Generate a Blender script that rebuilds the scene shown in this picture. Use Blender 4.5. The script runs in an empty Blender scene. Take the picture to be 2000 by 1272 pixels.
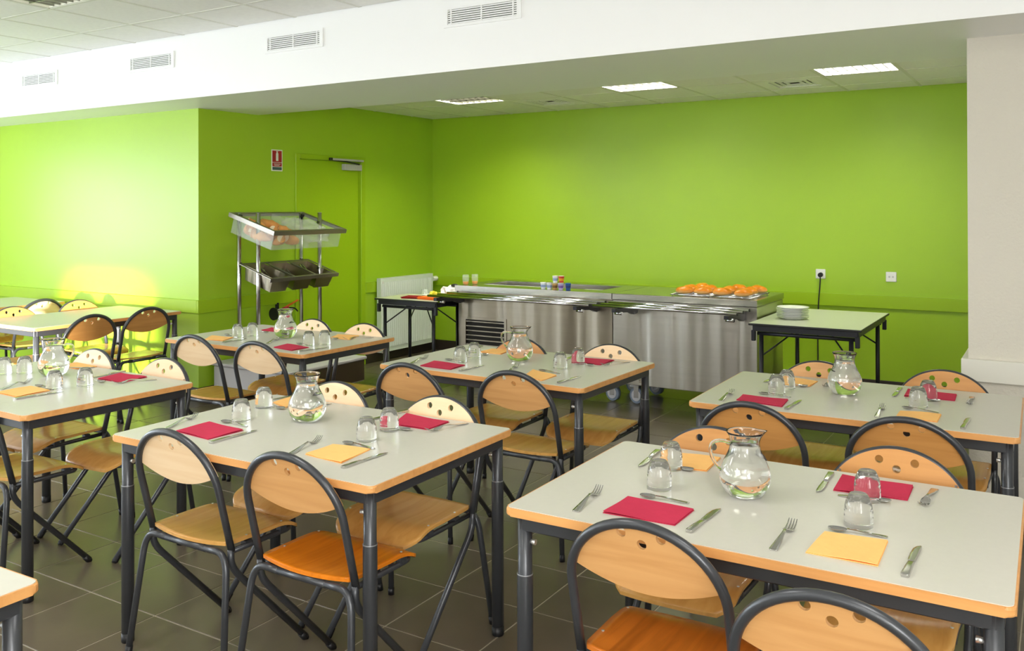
import bpy, bmesh, math, random
from mathutils import Vector, Matrix
random.seed(7)
C = bpy.context.scene.collection
PI = math.pi
# ------------------------------------------------------------------ camera, world, lights, exposure
sc = bpy.context.scene
TH, PT, RO = 0.5519, 0.0046, -0.0027
F = Vector((-math.sin(TH) * math.cos(PT), math.cos(TH) * math.cos(PT), math.sin(PT)))
R0 = Vector((math.cos(TH), math.sin(TH), 0)); U0 = R0.cross(F)
R1 = R0 * math.cos(RO) + U0 * math.sin(RO); U1 = -R0 * math.sin(RO) + U0 * math.cos(RO)
cam_d = bpy.data.cameras.new('camera'); cam = bpy.data.objects.new('camera', cam_d); C.objects.link(cam)
M = Matrix((R1, U1, -F)).transposed().to_4x4(); M.translation = Vector((0, 0, 1.57)); cam.matrix_world = M
cam_d.sensor_width = 36; cam_d.lens = 1738.3 / 2000 * 36; cam_d.shift_y = -(636 - 400.88) / 2000
cam_d.clip_start = 0.05
sc.camera = cam
cam_d.dof.use_dof = False
sc.view_settings.view_transform = 'Standard'; sc.view_settings.look = 'None'
sc.view_settings.gamma = 1; sc.view_settings.use_curve_mapping = False
sc.view_settings.exposure = 0.16
sc.cycles.max_bounces = 18; sc.cycles.glossy_bounces = 10; sc.cycles.transmission_bounces = 12; sc.cycles.diffuse_bounces = 8
sc.cycles.transparent_max_bounces = 32; sc.cycles.sample_clamp_indirect = 6
w = bpy.data.worlds.new('daylight_sky'); sc.world = w; w.use_nodes = True
bg = w.node_tree.nodes['Background']; bg.inputs[0].default_value = (0.75, 0.87, 1, 1); bg.inputs[1].default_value = 1.0

def sun(name, d, e, ang, col):
    l = bpy.data.lights.new(name, 'SUN'); l.energy = e; l.angle = math.radians(ang); l.color = col
    o = bpy.data.objects.new(name, l); C.objects.link(o)
    o.rotation_euler = Vector(d).to_track_quat('-Z', 'Y').to_euler(); o.location = (0, -6, 3)
def area(name, loc, d, sx, sy, e, col):
    l = bpy.data.lights.new(name, 'AREA'); l.shape = 'RECTANGLE'; l.size = sx; l.size_y = sy; l.energy = e; l.color = col
    o = bpy.data.objects.new(name, l); C.objects.link(o); o.location = loc
    o.rotation_euler = Vector(d).to_track_quat('-Z', 'Y').to_euler()
sun('low_sun', (-0.515, 0.857, -0.012), 30.0, 3.0, (1, 0.95, 0.86))
REAR_WIN = [(-9.9, -8.3), (-7.7, -6.1), (-4.4, -3.1), (-1.2, 0.4), (0.7, 2.0)]
for x0, x1 in REAR_WIN:
    area('daylight_rear', ((x0 + x1) / 2, -3.42, 1.75), (0, 1, 0.25), x1 - x0, 1.7, (17 if x0 < -9 else 16 if x0 < -7 else 13) * (x1 - x0), (0.93, 0.975, 1) if x0 < -9 else (0.95, 0.975, 1))
LEFT_WIN = [(-2.9, -1.1), (-0.6, 1.2), (1.7, 3.3)]
for y0, y1 in LEFT_WIN:
    area('daylight_left', (-10.42, (y0 + y1) / 2, 1.75), (1, 0, 0.18), y1 - y0, 2.1, 68 * (y1 - y0), (0.80, 0.90, 1))
area('right_fill', (2.12, -1.9, 1.8), (-1, 0, -0.1), 2.0, 1.6, 150, (1, 0.985, 0.97))  # fill light added for the door wall, no window on this side
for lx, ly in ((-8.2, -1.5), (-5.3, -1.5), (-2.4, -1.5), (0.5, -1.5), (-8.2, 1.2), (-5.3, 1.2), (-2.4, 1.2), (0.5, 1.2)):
    area('overhead_fill', (lx, ly, 2.86), (0, 0, -1), 0.56, 1.16, 21, (1, 0.975, 0.94))  # unseen fill lights added overhead to brighten the tabletops
# ------------------------------------------------------------------ materials
def lin(c):
    return tuple((v / 12.92 if v <= 0.04045 else ((v + 0.055) / 1.055) ** 2.4) for v in [x / 255 for x in c])
def mat(name, rgb, rough=0.5, metal=0.0, spec=0.5, noise=0.0, nscale=8.0, bump=0.0, bscale=60.0, stretch=(1, 1, 1), **kw):
    m = bpy.data.materials.new(name); m.use_nodes = True; nt = m.node_tree; b = nt.nodes['Principled BSDF']
    col = lin(rgb) if max(rgb) > 1.0 else rgb
    b.inputs['Base Color'].default_value = (*col, 1); b.inputs['Roughness'].default_value = rough
    b.inputs['Metallic'].default_value = metal; b.inputs['Specular IOR Level'].default_value = spec
    for k, v in kw.items(): b.inputs[k].default_value = v
    if noise or bump:
        tc = nt.nodes.new('ShaderNodeTexCoord'); mp = nt.nodes.new('ShaderNodeMapping')
        mp.inputs['Scale'].default_value = stretch
        nt.links.new(tc.outputs['Object'], mp.inputs['Vector'])
    if noise:
        n = nt.nodes.new('ShaderNodeTexNoise'); n.inputs['Scale'].default_value = nscale; n.inputs['Detail'].default_value = 5
        nt.links.new(mp.outputs[0], n.inputs['Vector'])
        r = nt.nodes.new('ShaderNodeMapRange'); r.inputs[1].default_value = 0.3; r.inputs[2].default_value = 0.7
        r.inputs[3].default_value = 1 - noise; r.inputs[4].default_value = 1 + noise * 0.6
        nt.links.new(n.outputs[0], r.inputs[0])
        mx = nt.nodes.new('ShaderNodeMix'); mx.data_type = 'RGBA'; mx.blend_type = 'MULTIPLY'; mx.inputs[0].default_value = 1
        mx.inputs[6].default_value = (*col, 1); nt.links.new(r.outputs[0], mx.inputs[7])
        nt.links.new(mx.outputs[2], b.inputs['Base Color'])
    if bump:
        n2 = nt.nodes.new('ShaderNodeTexNoise'); n2.inputs['Scale'].default_value = bscale; n2.inputs['Detail'].default_value = 3
        nt.links.new(mp.outputs[0], n2.inputs['Vector'])
        bp = nt.nodes.new('ShaderNodeBump'); bp.inputs['Strength'].default_value = bump; bp.inputs['Distance'].default_value = 0.01
        nt.links.new(n2.outputs[0], bp.inputs['Height']); nt.links.new(bp.outputs[0], b.inputs['Normal'])
    return m
def wood(name, rgb, dark=0.82, rough=0.38, axis='x'):
    m = bpy.data.materials.new(name); m.use_nodes = True; nt = m.node_tree; b = nt.nodes['Principled BSDF']
    tc = nt.nodes.new('ShaderNodeTexCoord'); mp = nt.nodes.new('ShaderNodeMapping')
    mp.inputs['Scale'].default_value = (1.2, 14, 14) if axis == 'x' else (14, 1.2, 14)
    oi = nt.nodes.new('ShaderNodeObjectInfo'); ad = nt.nodes.new('ShaderNodeVectorMath'); ad.operation = 'ADD'
    nt.links.new(tc.outputs['Object'], ad.inputs[0]); nt.links.new(oi.outputs['Random'], ad.inputs[1])
    nt.links.new(ad.outputs[0], mp.inputs['Vector'])
    n = nt.nodes.new('ShaderNodeTexNoise'); n.inputs['Scale'].default_value = 2.2; n.inputs['Detail'].default_value = 6; n.inputs['Distortion'].default_value = 0.6
    nt.links.new(mp.outputs[0], n.inputs['Vector'])
    cr = nt.nodes.new('ShaderNodeValToRGB'); c = lin(rgb)
    cr.color_ramp.elements[0].position = 0.3; cr.color_ramp.elements[0].color = (c[0] * dark, c[1] * dark * 0.94, c[2] * dark * 0.85, 1)
    cr.color_ramp.elements[1].position = 0.62; cr.color_ramp.elements[1].color = (*c, 1)
    nt.links.new(n.outputs[0], cr.inputs[0]); nt.links.new(cr.outputs[0], b.inputs['Base Color'])
    b.inputs['Roughness'].default_value = rough; b.inputs['Specular IOR Level'].default_value = 0.45
    return m
def emis(name, rgb, s):
    m = bpy.data.materials.new(name); m.use_nodes = True; b = m.node_tree.nodes['Principled BSDF']
    b.inputs['Base Color'].default_value = (*lin(rgb), 1); b.inputs['Emission Color'].default_value = (*lin(rgb), 1); b.inputs['Emission Strength'].default_value = s
    return m
def glassm(name, col=(1, 1, 1), ior=1.45):
    m = bpy.data.materials.new(name); m.use_nodes = True; b = m.node_tree.nodes['Principled BSDF']
    b.inputs['Base Color'].default_value = (*col, 1); b.inputs['Roughness'].default_value = 0.0; b.inputs['IOR'].default_value = ior
    b.inputs['Transmission Weight'].default_value = 1
    return m
GREEN = (164, 202, 44)
m_green = mat('green_wall_paint', GREEN, 0.36, spec=0.55, noise=0.03, nscale=1.5, bump=0.05, bscale=90)
m_green_gloss = mat('green_door_paint', (158, 194, 26), 0.38, spec=0.5)
m_white = mat('white_wall_paint', (236, 236, 232), 0.8, spec=0.2, bump=0.03, bscale=60)
m_beam = mat('white_beam_paint', (246, 247, 247), 0.4, spec=0.5)
m_rough_white = mat('textured_white_paint', (212, 207, 194), 0.85, spec=0.2, bump=0.35, bscale=70)
m_trim_white = mat('white_trim_paint', (222, 220, 208), 0.5, spec=0.4)
m_tile = mat('mineral_ceiling_tile', (243, 243, 240), 0.9, spec=0.1, noise=0.03, nscale=30, bump=0.05, bscale=200)
m_grid = mat('ceiling_grid_metal', (226, 226, 218), 0.6)
m_skirt = mat('dark_skirting_tile', (52, 44, 38), 0.35, spec=0.5)
m_floor_a = mat('floor_tile_glaze', (104, 95, 80), 0.28, spec=0.55, noise=0.16, nscale=3.2, bump=0.02, bscale=25)
m_grout = mat('floor_grout', (186, 178, 156), 0.8, noise=0.1)
m_lam = mat('grey_green_laminate', (205, 203, 192), 0.34, spec=0.5, noise=0.015, nscale=60, bump=0.01, bscale=300)
m_edge = wood('beech_table_edge', (224, 164, 100), 0.86, 0.32)
m_steel_blue = mat('dark_grey_tube', (66, 68, 72), 0.30, metal=0.35, spec=0.6, noise=0.04, nscale=400)
m_collar = mat('collar_highlight', (150, 152, 156), 0.4, metal=0.6)  # light ring: the highlight on the leg's step put into its colour
m_black = mat('black_plastic', (22, 22, 24), 0.45)
m_blackmetal = mat('black_metal', (38, 38, 44), 0.4, metal=0.3)
m_inox = mat('brushed_steel', (150, 141, 126), 0.36, metal=1.0, noise=0.04, nscale=3, bump=0.02, bscale=40, stretch=(0.4, 0.4, 14), Anisotropic=0.9)
m_inox.node_tree.nodes['Principled BSDF'].inputs['Anisotropic Rotation'].default_value = 0.25
def warp(m):
    nt = m.node_tree; b = nt.nodes['Principled BSDF']; tc = nt.nodes.new('ShaderNodeTexCoord'); mp = nt.nodes.new('ShaderNodeMapping'); mp.inputs['Scale'].default_value = (2.6, 1, 0.12)
    n = nt.nodes.new('ShaderNodeTexNoise'); n.inputs['Scale'].default_value = 1.6; n.inputs['Detail'].default_value = 1.5
    bp = nt.nodes.new('ShaderNodeBump'); bp.inputs['Strength'].default_value = 1.0; bp.inputs['Distance'].default_value = 0.045
    nt.links.new(tc.outputs['Object'], mp.inputs[0]); nt.links.new(mp.outputs[0], n.inputs['Vector']); nt.links.new(n.outputs[0], bp.inputs['Height'])
    old = b.inputs['Normal'].links[0].from_socket if b.inputs['Normal'].links else None
    if old: nt.links.new(old, bp.inputs['Normal'])
    nt.links.new(bp.outputs[0], b.inputs['Normal'])
warp(m_inox)
m_inox_lit = m_inox.copy(); m_inox_lit.name = 'lit_brushed_steel'  # lighter copy: window light reflected on the right unit put into its colour
for _nd in m_inox_lit.node_tree.nodes:
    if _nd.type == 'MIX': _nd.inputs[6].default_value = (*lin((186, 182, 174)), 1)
m_inox_lit.node_tree.nodes['Principled BSDF'].inputs['Roughness'].default_value = 0.3
_tn = m_inox.node_tree.nodes.new('ShaderNodeTangent'); _tn.direction_type = 'RADIAL'; _tn.axis = 'Z'
m_inox.node_tree.links.new(_tn.outputs[0], m_inox.node_tree.nodes['Principled BSDF'].inputs['Tangent'])
m_inox_top = mat('steel_top', (186, 184, 176), 0.22, metal=1.0, noise=0.04, nscale=4)
m_chrome = mat('polished_steel', (205, 205, 208), 0.14, metal=1.0)
m_cutlery = mat('stainless_cutlery', (200, 200, 198), 0.20, metal=1.0)
m_screw = mat('bright_screw', (215, 215, 210), 0.3, metal=0.8)
m_back = {'pale': wood('pale_beech_ply', (242, 213, 174), 0.93, 0.42), 'honey': wood('honey_beech_ply', (214, 162, 104), 0.88, 0.40), 'amber': wood('amber_beech_ply', (203, 146, 82), 0.84, 0.38)}
m_seat = {'ochre': wood('ochre_beech_seat', (212, 161, 88), 0.84, 0.26, 'y'), 'orange': wood('orange_beech_seat', (226, 130, 26), 0.8, 0.26, 'y'), 'brown': wood('brown_beech_seat', (200, 112, 36), 0.66, 0.28, 'y')}
m_red = mat('crimson_napkin_paper', (200, 58, 86), 0.9, spec=0.1, noise=0.03, nscale=40, bump=0.05, bscale=250)
m_apr = mat('apricot_napkin_paper', (255, 200, 124), 0.9, spec=0.1, noise=0.03, nscale=40, bump=0.05, bscale=250)
m_oran = mat('orange_napkin_paper', (240, 120, 50), 0.9, spec=0.1)
m_glass = glassm('clear_glass', (1, 1, 1)); m_tumbler = glassm('thin_tumbler_glass', (1, 1, 1), 1.36); m_water = glassm('water', (0.99, 1, 1), 1.33)
m_poly = mat('clear_polycarbonate', (235, 245, 240), 0.12, spec=0.5, Alpha=0.14)
m_bag = mat('crinkled_clear_film', (245, 250, 250), 0.08, spec=0.8, bump=1.0, bscale=18, Alpha=0.26)
m_rad = mat('white_radiator_enamel', (236, 243, 240), 0.35)
m_plastic_w = mat('white_plastic', (240, 240, 238), 0.4)
m_grey_pl = mat('light_grey_plastic', (196, 194, 198), 0.45)
m_side_shade = mat('shaded_cabinet_side', (66, 54, 38), 0.4)  # shade on the rack base's right side, put into a dark colour
m_porc = mat('white_porcelain', (240, 241, 240), 0.15, spec=0.6)
m_bun = mat('golden_bun_crust', (226, 158, 48), 0.35, spec=0.4)
_n = m_bun.node_tree; _tc = _n.nodes.new('ShaderNodeTexCoord'); _sx = _n.nodes.new('ShaderNodeSeparateXYZ'); _cr = _n.nodes.new('ShaderNodeValToRGB'); _mr = _n.nodes.new('ShaderNodeMapRange')
_nz = _n.nodes.new('ShaderNodeTexNoise'); _nz.inputs['Scale'].default_value = 25; _ad = _n.nodes.new('ShaderNodeMath'); _ad.operation = 'MULTIPLY_ADD'; _ad.inputs[1].default_value = 0.02
_n.links.new(_tc.outputs['Object'], _sx.inputs[0]); _n.links.new(_tc.outputs['Object'], _nz.inputs['Vector']); _n.links.new(_nz.outputs[0], _ad.inputs[0]); _n.links.new(_sx.outputs['Z'], _ad.inputs[2])
_mr.inputs[1].default_value = 0.012; _mr.inputs[2].default_value = 0.062; _n.links.new(_ad.outputs[0], _mr.inputs[0]); _n.links.new(_mr.outputs[0], _cr.inputs[0])
_cr.color_ramp.elements[0].color = (*lin((232, 196, 128)), 1); _cr.color_ramp.elements[1].color = (*lin((224, 132, 18)), 1); _cr.color_ramp.elements[1].position = 0.7
_n.links.new(_cr.outputs[0], _n.nodes['Principled BSDF'].inputs['Base Color'])
m_thin = mat('thin_glass', (235, 245, 242), 0.05, spec=0.9, Alpha=0.14)
m_bread = mat('baguette_crust', (224, 158, 84), 0.6, noise=0.3, nscale=9)
m_crumb = mat('bread_crumb', (240, 222, 188), 0.9)
m_rubber = mat('grey_rubber_wheel', (120, 132, 150), 0.5)
m_louv = mat('bright_louvre', (150, 150, 145), 0.3, metal=1.0)
m_lamp = emis('lit_fluorescent_panel', (255, 252, 240), 26.0)
m_lamp_left = emis('fluorescent_panel_left', (255, 250, 228), 48.0)
m_louv_dark = mat('darkened_louvre', (50, 50, 42), 0.4, metal=0.8)  # the left light's dim look is put into this darker louvre colour
m_lamp_unlit = emis('faint_glow_unlit_panel', (240, 240, 215), 1.2)  # faint glow put into the panel of the unlit light
m_signred = mat('sign_red', (170, 20, 40), 0.5); m_signblue = mat('sign_blue_grey', (60, 84, 96), 0.5)
m_dark = mat('dark_recess', (30, 28, 24), 0.8)
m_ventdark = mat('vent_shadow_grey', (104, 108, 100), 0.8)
# ------------------------------------------------------------------ mesh helpers
def box(bm, x0, x1, y0, y1, z0, z1, bev=0.0, seg=1):
    vs = [bm.verts.new((x, y, z)) for x in (x0, x1) for y in (y0, y1) for z in (z0, z1)]
    fs = [bm.faces.new([vs[i] for i in f]) for f in ((0, 1, 3, 2), (4, 6, 7, 5), (0, 4, 5, 1), (2, 3, 7, 6), (0, 2, 6, 4), (1, 5, 7, 3))]
    if bev:
        es = list({e for f in fs for e in f.edges})
        bmesh.ops.bevel(bm, geom=es, offset=bev, segments=seg, affect='EDGES', profile=0.5)
def tube(bm, pts, r, seg=10, caps=True):
    pts = [Vector(p) for p in pts]; n = len(pts); rr = r if isinstance(r, (list, tuple)) else [r] * n
    t0 = (pts[1] - pts[0]).normalized(); up = Vector((0, 0, 1)) if abs(t0.z) < 0.9 else Vector((1, 0, 0))
    nrm = t0.cross(up).normalized(); rings = []
    for i in range(n):
        t = ((pts[min(i + 1, n - 1)] - pts[i]).normalized() + (pts[i] - pts[max(i - 1, 0)]).normalized())
        t = t.normalized() if t.length > 1e-6 else t0
        nrm = (nrm - t * nrm.dot(t)).normalized(); bi = t.cross(nrm)
        rings.append([bm.verts.new(pts[i] + (nrm * math.cos(2 * PI * k / seg) + bi * math.sin(2 * PI * k / seg)) * rr[i]) for k in range(seg)])
    for a, b in zip(rings, rings[1:]):
        for k in range(seg):
            bm.faces.new((a[k], a[(k + 1) % seg], b[(k + 1) % seg], b[k])).smooth = True
    if caps:
        bm.faces.new(rings[0][::-1]); bm.faces.new(rings[-1])
def cyl(bm, c, r, h, seg=20, axis='z', bev=0.0):
    d = {'x': (h, 0, 0), 'y': (0, h, 0), 'z': (0, 0, h)}[axis]; c = Vector(c)
    tube(bm, [c, c + Vector(d)], r, seg)
def lathe(bm, prof, seg=32, closed=False, c=(0, 0, 0)):
    rings = []
    for r, z in prof:
        if r < 1e-6: rings.append([bm.verts.new((c[0], c[1], c[2] + z))])
        else: rings.append([bm.verts.new((c[0] + r * math.cos(2 * PI * k / seg), c[1] + r * math.sin(2 * PI * k / seg), c[2] + z)) for k in range(seg)])
    prs = list(zip(rings, rings[1:])) + ([(rings[-1], rings[0])] if closed else [])
    for a, b in prs:
        for k in range(seg):
            v = [a[k % len(a)], a[(k + 1) % len(a)], b[(k + 1) % len(b)], b[k % len(b)]]
            v = list(dict.fromkeys(v))
            if len(v) >= 3: bm.faces.new(v).smooth = True
def prism(bm, poly, z0, z1, bev=0.0, seg=2):
    a = [bm.verts.new((x, y, z0)) for x, y in poly]; b = [bm.verts.new((x, y, z1)) for x, y in poly]; n = len(poly)
    f1 = bm.faces.new(a[::-1]); f2 = bm.faces.new(b)
    for i in range(n): bm.faces.new((a[i], a[(i + 1) % n], b[(i + 1) % n], b[i]))
    if bev: bmesh.ops.bevel(bm, geom=list({e for f in (f1, f2) for e in f.edges}), offset=bev, segments=seg, affect='EDGES', profile=0.5)
def rrect(w, d, r, n=5):
    out = []
    for cx, cy, a0 in ((w / 2 - r, d / 2 - r, 0), (-w / 2 + r, d / 2 - r, 90), (-w / 2 + r, -d / 2 + r, 180), (w / 2 - r, -d / 2 + r, 270)):
        for k in range(n + 1):
            a = math.radians(a0 + 90 * k / n); out.append((cx + r * math.cos(a), cy + r * math.sin(a)))
    return out
def me(fn, *a, **k):
    bm = bmesh.new(); fn(bm, *a, **k); bmesh.ops.recalc_face_normals(bm, faces=bm.faces)
    m = bpy.data.meshes.new('m'); bm.to_mesh(m); bm.free(); return m
def obj(name, mesh, material, parent=None, loc=None, rot=None):
    if not isinstance(mesh, bpy.types.Mesh):
        bmesh.ops.recalc_face_normals(mesh, faces=mesh.faces); m = bpy.data.meshes.new(name); mesh.to_mesh(m); mesh.free(); mesh = m
    if material and not mesh.materials: mesh.materials.append(material)
    o = bpy.data.objects.new(name, mesh); C.objects.link(o)
    if parent: o.parent = parent
    if loc: o.location = loc
    if rot: o.rotation_euler = rot
    return o
def tag(o, label, cat, group=None, kind=None):
    o['label'] = label; o['category'] = cat
    if group: o['group'] = group
    if kind: o['kind'] = kind
    return o
def thing(name, label, cat, loc=(0, 0, 0), rz=0.0, group=None):
    o = bpy.data.objects.new(name, None); C.objects.link(o); o.location = loc; o.rotation_euler = (0, 0, rz)
    o.empty_display_size = 0.1
    return tag(o, label, cat, group)
def B(): return bmesh.new()
def bx(*a, **k):
    b = B(); box(b, *a, **k); return b
def tb(*a, **k):
    b = B(); tube(b, *a, **k); return b
def copy_tree(o, parent=None):
    c = o.copy(); C.objects.link(c); c.parent = parent
    for ch in KIDS.get(o.name, []): copy_tree(ch, c)
    return c
KIDS = {}
def index_kids():
    KIDS.clear()
    for o in bpy.data.objects:
        if o.parent: KIDS.setdefault(o.parent.name, []).append(o)
def smooth_path(pts, rad, n=6):
    out = [Vector(pts[0])]
    for i in range(1, len(pts) - 1):
        a, b, c = Vector(pts[i - 1]), Vector(pts[i]), Vector(pts[i + 1]); r = rad if not isinstance(rad, (list, tuple)) else rad[i - 1]
        p = b + (a - b).normalized() * min(r, (a - b).length * 0.49); q = b + (c - b).normalized() * min(r, (c - b).length * 0.49)
        for k in range(n + 1):
            t = k / n; out.append(p * (1 - t) ** 2 + b * 2 * t * (1 - t) + q * t * t)
    out.append(Vector(pts[-1])); return out
# ------------------------------------------------------------------ the room
XL, YB, YA, ZB, YBF, YBB, ZC2, ZC1, XC, YC = -6.02, 8.07, 4.87, 2.407, 4.396, 5.51, 2.585, 2.885, -0.388, 4.916
X0, X1, Y0 = -10.5, 2.2, -3.5
def struct(name, bm, m, label, cat='wall'):
    return tag(obj(name, bm, m), label, cat, kind='structure')
def seen(x, y, z, mg=60):
    d = Vector((x, y, z)) - Vector((0, 0, 1.57)); f = d.dot(F)
    if f < 0.3: return None
    px = 1000 + 1738.3 * d.dot(R1) / f; py = 400.88 - 1738.3 * d.dot(U1) / f
    return f if (-mg < px < 2000 + mg and -mg < py < 1272 + mg) else None
def wall_slab(x0, x1, y0, y1, z0, z1): return bx(x0, x1, y0, y1, z0, z1)
struct('wall_back', wall_slab(XL - 0.2, X1, YB, YB + 0.2, 0, 3.1), m_green, 'lime green back wall of the serving alcove')
# alcove side wall with the door opening
DY0, DY1, DZ = 5.998, 6.852, 2.05
b = B(); box(b, XL - 0.2, XL, YA, DY0, 0, 3.1); box(b, XL - 0.2, XL, DY1, YB, 0, 3.1); box(b, XL - 0.2, XL, DY0, DY1, DZ, 3.1)
struct('wall_left', b, m_green, 'lime green side wall holding the painted door')
struct('wall_front_left', wall_slab(X0, XL - 0.2, YA, YA + 0.2, 0, 3.1), m_green, 'lime green wall on the left with a patch of sunlight')
b = B(); box(b, XL - 0.21, XL, YA, YA + 0.001, 0, ZB)
b.free()
struct('wall_right', wall_slab(X1, X1 + 0.2, Y0, YC, 0, 3.1), m_white, 'white side wall out of the picture to the right')
b = B(); box(b, X0 - 0.2, X0, Y0, YA, 0, 3.1); struct('wall_window_side', b, m_white, 'white wall with windows out of the picture to the left')
b = B()   # unseen rear wall; its low gap is shaped to throw the sun patch
box(b, X0, -2.75, Y0 - 0.2, Y0, 0, 3.1); box(b, -1.58, X1, Y0 - 0.2, Y0, 0, 3.1); box(b, -2.75, -1.58, Y0 - 0.2, Y0, 0.98, 3.1)
struct('wall_rear', b, m_white, 'white wall with windows behind the camera')
struct('pillar', wall_slab(XC, X1, YC, YB, 0, ZB + 0.5), m_rough_white, 'textured off-white pillar at the right edge', 'pillar')
struct('beam', wall_slab(X0, X1, YBF, YBB, ZB, 3.1), m_beam, 'wide white dropped beam crossing the room', 'beam')
# floor: grout bed, tiles as pieces
fl = struct('floor', bx(X0, X1, Y0, YB, -0.1, -0.002), m_grout, 'dark grey-brown tiled floor with pale joints', 'floor')
TX, TY = 0.409, 0.396
tm = me(lambda bm: box(bm, -TX / 2 + .003, TX / 2 - .003, -TY / 2 + .003, TY / 2 - .003, -0.01, 0.0, 0.0012))
tm.materials.append(m_floor_a)
cells = []
for i in range(-19, 14):
    for j in range(-15, 16):
        x = -2.992 + TX * (i + .5); y = 2.212 + TY * (j + .5)
        if not (X0 < x - TX / 2 and x + TX / 2 < X1 + .2 and Y0 < y - .1 and y - TY / 2 < YB): continue
        if (x < XL - TX / 2 and y > YA + TY / 2) or (x > XC + TX / 2 and y > YC + TY / 2): continue
        f = seen(x, y, 0); cells.append((f if f else 99, x, y))
cells.sort(); rest = B()
for k, (f, x, y) in enumerate(cells):
    if k < 296 and f < 50: obj('floor_tile', tm, None, fl, (x, y, 0))
    else: box(rest, x - TX / 2 + .002, x + TX / 2 - .002, y - TY / 2 + .002, y + TY / 2 - .002, -0.01, 0.0)
o = obj('floor_tiling', rest, m_floor_a, fl); o['kind'] = 'stuff'
# ceilings
def ceiling(name, x0, x1, y0, y1, z, ax, ay, px, py, skip, label):
    ce = struct(name, bx(x0, x1, y0, y1, z + 0.060, z + 0.10), m_tile, label, 'ceiling')
    t = me(lambda bm: box(bm, -px / 2 + .012, px / 2 - .012, -py / 2 + .012, py / 2 - .012, 0, 0.011)); t.materials.append(m_tile)
    g = B(); rest = B(); nr = 0
    i0, i1 = math.floor((x0 - ax) / px), math.ceil((x1 - ax) / px); j0, j1 = math.floor((y0 - ay) / py), math.ceil((y1 - ay) / py)
    for i in range(i0, i1 + 1):
        x = ax + i * px
        if x0 < x < x1: box(g, x - .012, x + .012, y0, y1, z - .002, z + .011)
    for j in range(j0, j1 + 1):
        y = ay + j * py
        if y0 < y < y1: box(g, x0, x1, y - .012, y + .012, z - .0021, z + .0109)
    for i in range(i0, i1):
        for j in range(j0, j1):
            a, b_, c, d = max(x0, ax + i * px), min(x1, ax + (i + 1) * px), max(y0, ay + j * py), min(y1, ay + (j + 1) * py)
            if b_ - a < .05 or d - c < .05 or (i, j) in skip: continue
            if b_ - a > px - .01 and d - c > py - .01 and (seen((a + b_) / 2, c, z, 150) or seen((a + b_) / 2, d, z, 150)):
                obj('ceiling_tile', t, None, ce, ((a + b_) / 2, (c + d) / 2, z))
            elif seen((a + b_) / 2, (c + d) / 2, z, 150):
                obj('ceiling_tile', bx(a + .012, b_ - .012, c + .012, d - .012, z, z + .011), m_tile, ce)
            else: box(rest, a + .012, b_ - .012, c + .012, d - .012, z, z + .011); nr += 1
    obj('ceiling_grid', g, m_grid, ce)
    if nr: o = obj('ceiling_tiling', rest, m_tile, ce); o['kind'] = 'stuff'
    else: rest.free()
ceiling('ceiling', X0, X1, Y0, YBF, ZC1, -5.60, 3.36, 0.58, 0.58, {(0, -1)}, 'white suspended tile ceiling over the dining room')
ceiling('ceiling_alcove', XL, XC, YBB, YB, ZC2, -1.55, 7.07, 0.57, 0.62, {(0, -1), (-3, -1), (-6, -1), (-1, 0), (-5, 0)}, 'lower suspended tile ceiling over the serving alcove')
# rails, skirting
def strip(name, label, m, segs):
    b = B()
    for s in segs: box(b, *s, 0.003)
    return struct(name, b, m, label, 'trim')
RZ0, RZ1 = 0.722, 0.83
strip('trim_1', 'green painted bumper rail along the back wall', m_green_gloss, [(XL, XC, YB - .022, YB, RZ0, RZ1)])
strip('trim_2', 'green painted bumper rail on the door wall left of the door', m_green_gloss, [(XL, XL + .022, YA - .022, 5.945, RZ0, RZ1)])
strip('trim_3', 'short green bumper rail between the door and the radiator', m_green_gloss, [(XL, XL + .022, 6.913, YB - .022, RZ0, RZ1)])
strip('trim_4', 'green bumper rail along the sunlit left wall', m_green_gloss, [(X0, XL, YA - .022, YA, RZ0, RZ1)])
strip('trim_5', 'white bumper rail around the pillar', m_trim_white, [(XC - .03, X1, YC - .03, YC, RZ0, RZ1), (XC - .03, XC, YC, YB - .03, RZ0, RZ1)])
strip('baseboard_back', 'dark tile skirting under the back wall', m_skirt, [(XL + .012, XC, YB - .012, YB, 0, .112)])
strip('baseboard_left', 'dark tile skirting under the door wall', m_skirt, [(XL, XL + .012, YA - .012, 5.94, 0, .112), (XL, XL + .012, 6.92, YB - .012, 0, .112)])
strip('baseboard_sunlit', 'dark tile skirting under the sunlit left wall', m_skirt, [(X0, XL, YA - .012, YA, 0, .112)])
strip('baseboard_pillar', 'dark tile skirting under the pillar', m_skirt, [(XC - .012, X1, YC - .012, YC, 0, .112)])
# door
dr = tag(bpy.data.objects.new('door_1', None), 'lime green painted door with a closer arm', 'door', kind='structure'); C.objects.link(dr)
obj('door_leaf', bx(XL - .06, XL - .020, DY0 + .002, DY1 - .006, .006, DZ - .004, 0.002), m_green_gloss, dr)
b = B(); box(b, XL - .09, XL + .018, DY0 - .052, DY0 + .003, 0, DZ + .045, .003); box(b, XL - .09, XL + .018, DY1 - .003, DY1 + .06, 0, DZ + .045, .003); box(b, XL - .09, XL + .018, DY0, DY1, DZ - .003, DZ + .045, .003)
obj('door_frame', b, m_green_gloss, dr)
o = obj('door_handle', tb(smooth_path([(XL - .05, 6.06, 1.02), (XL + .01, 6.06, 1.02), (XL + .01, 6.17, 1.02)], .02), .009), m_chrome, dr)
cl = bpy.data.objects.new('door_closer', None); C.objects.link(cl); cl.parent = dr; cl.location = (XL - .020, 6.6, 1.96); cl['label'] = 'grey hydraulic door closer with a slide arm'
obj('closer_body', bx(0, .05, .0, .25, .0, .062, .006, 2), m_grey_pl, cl)
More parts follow.
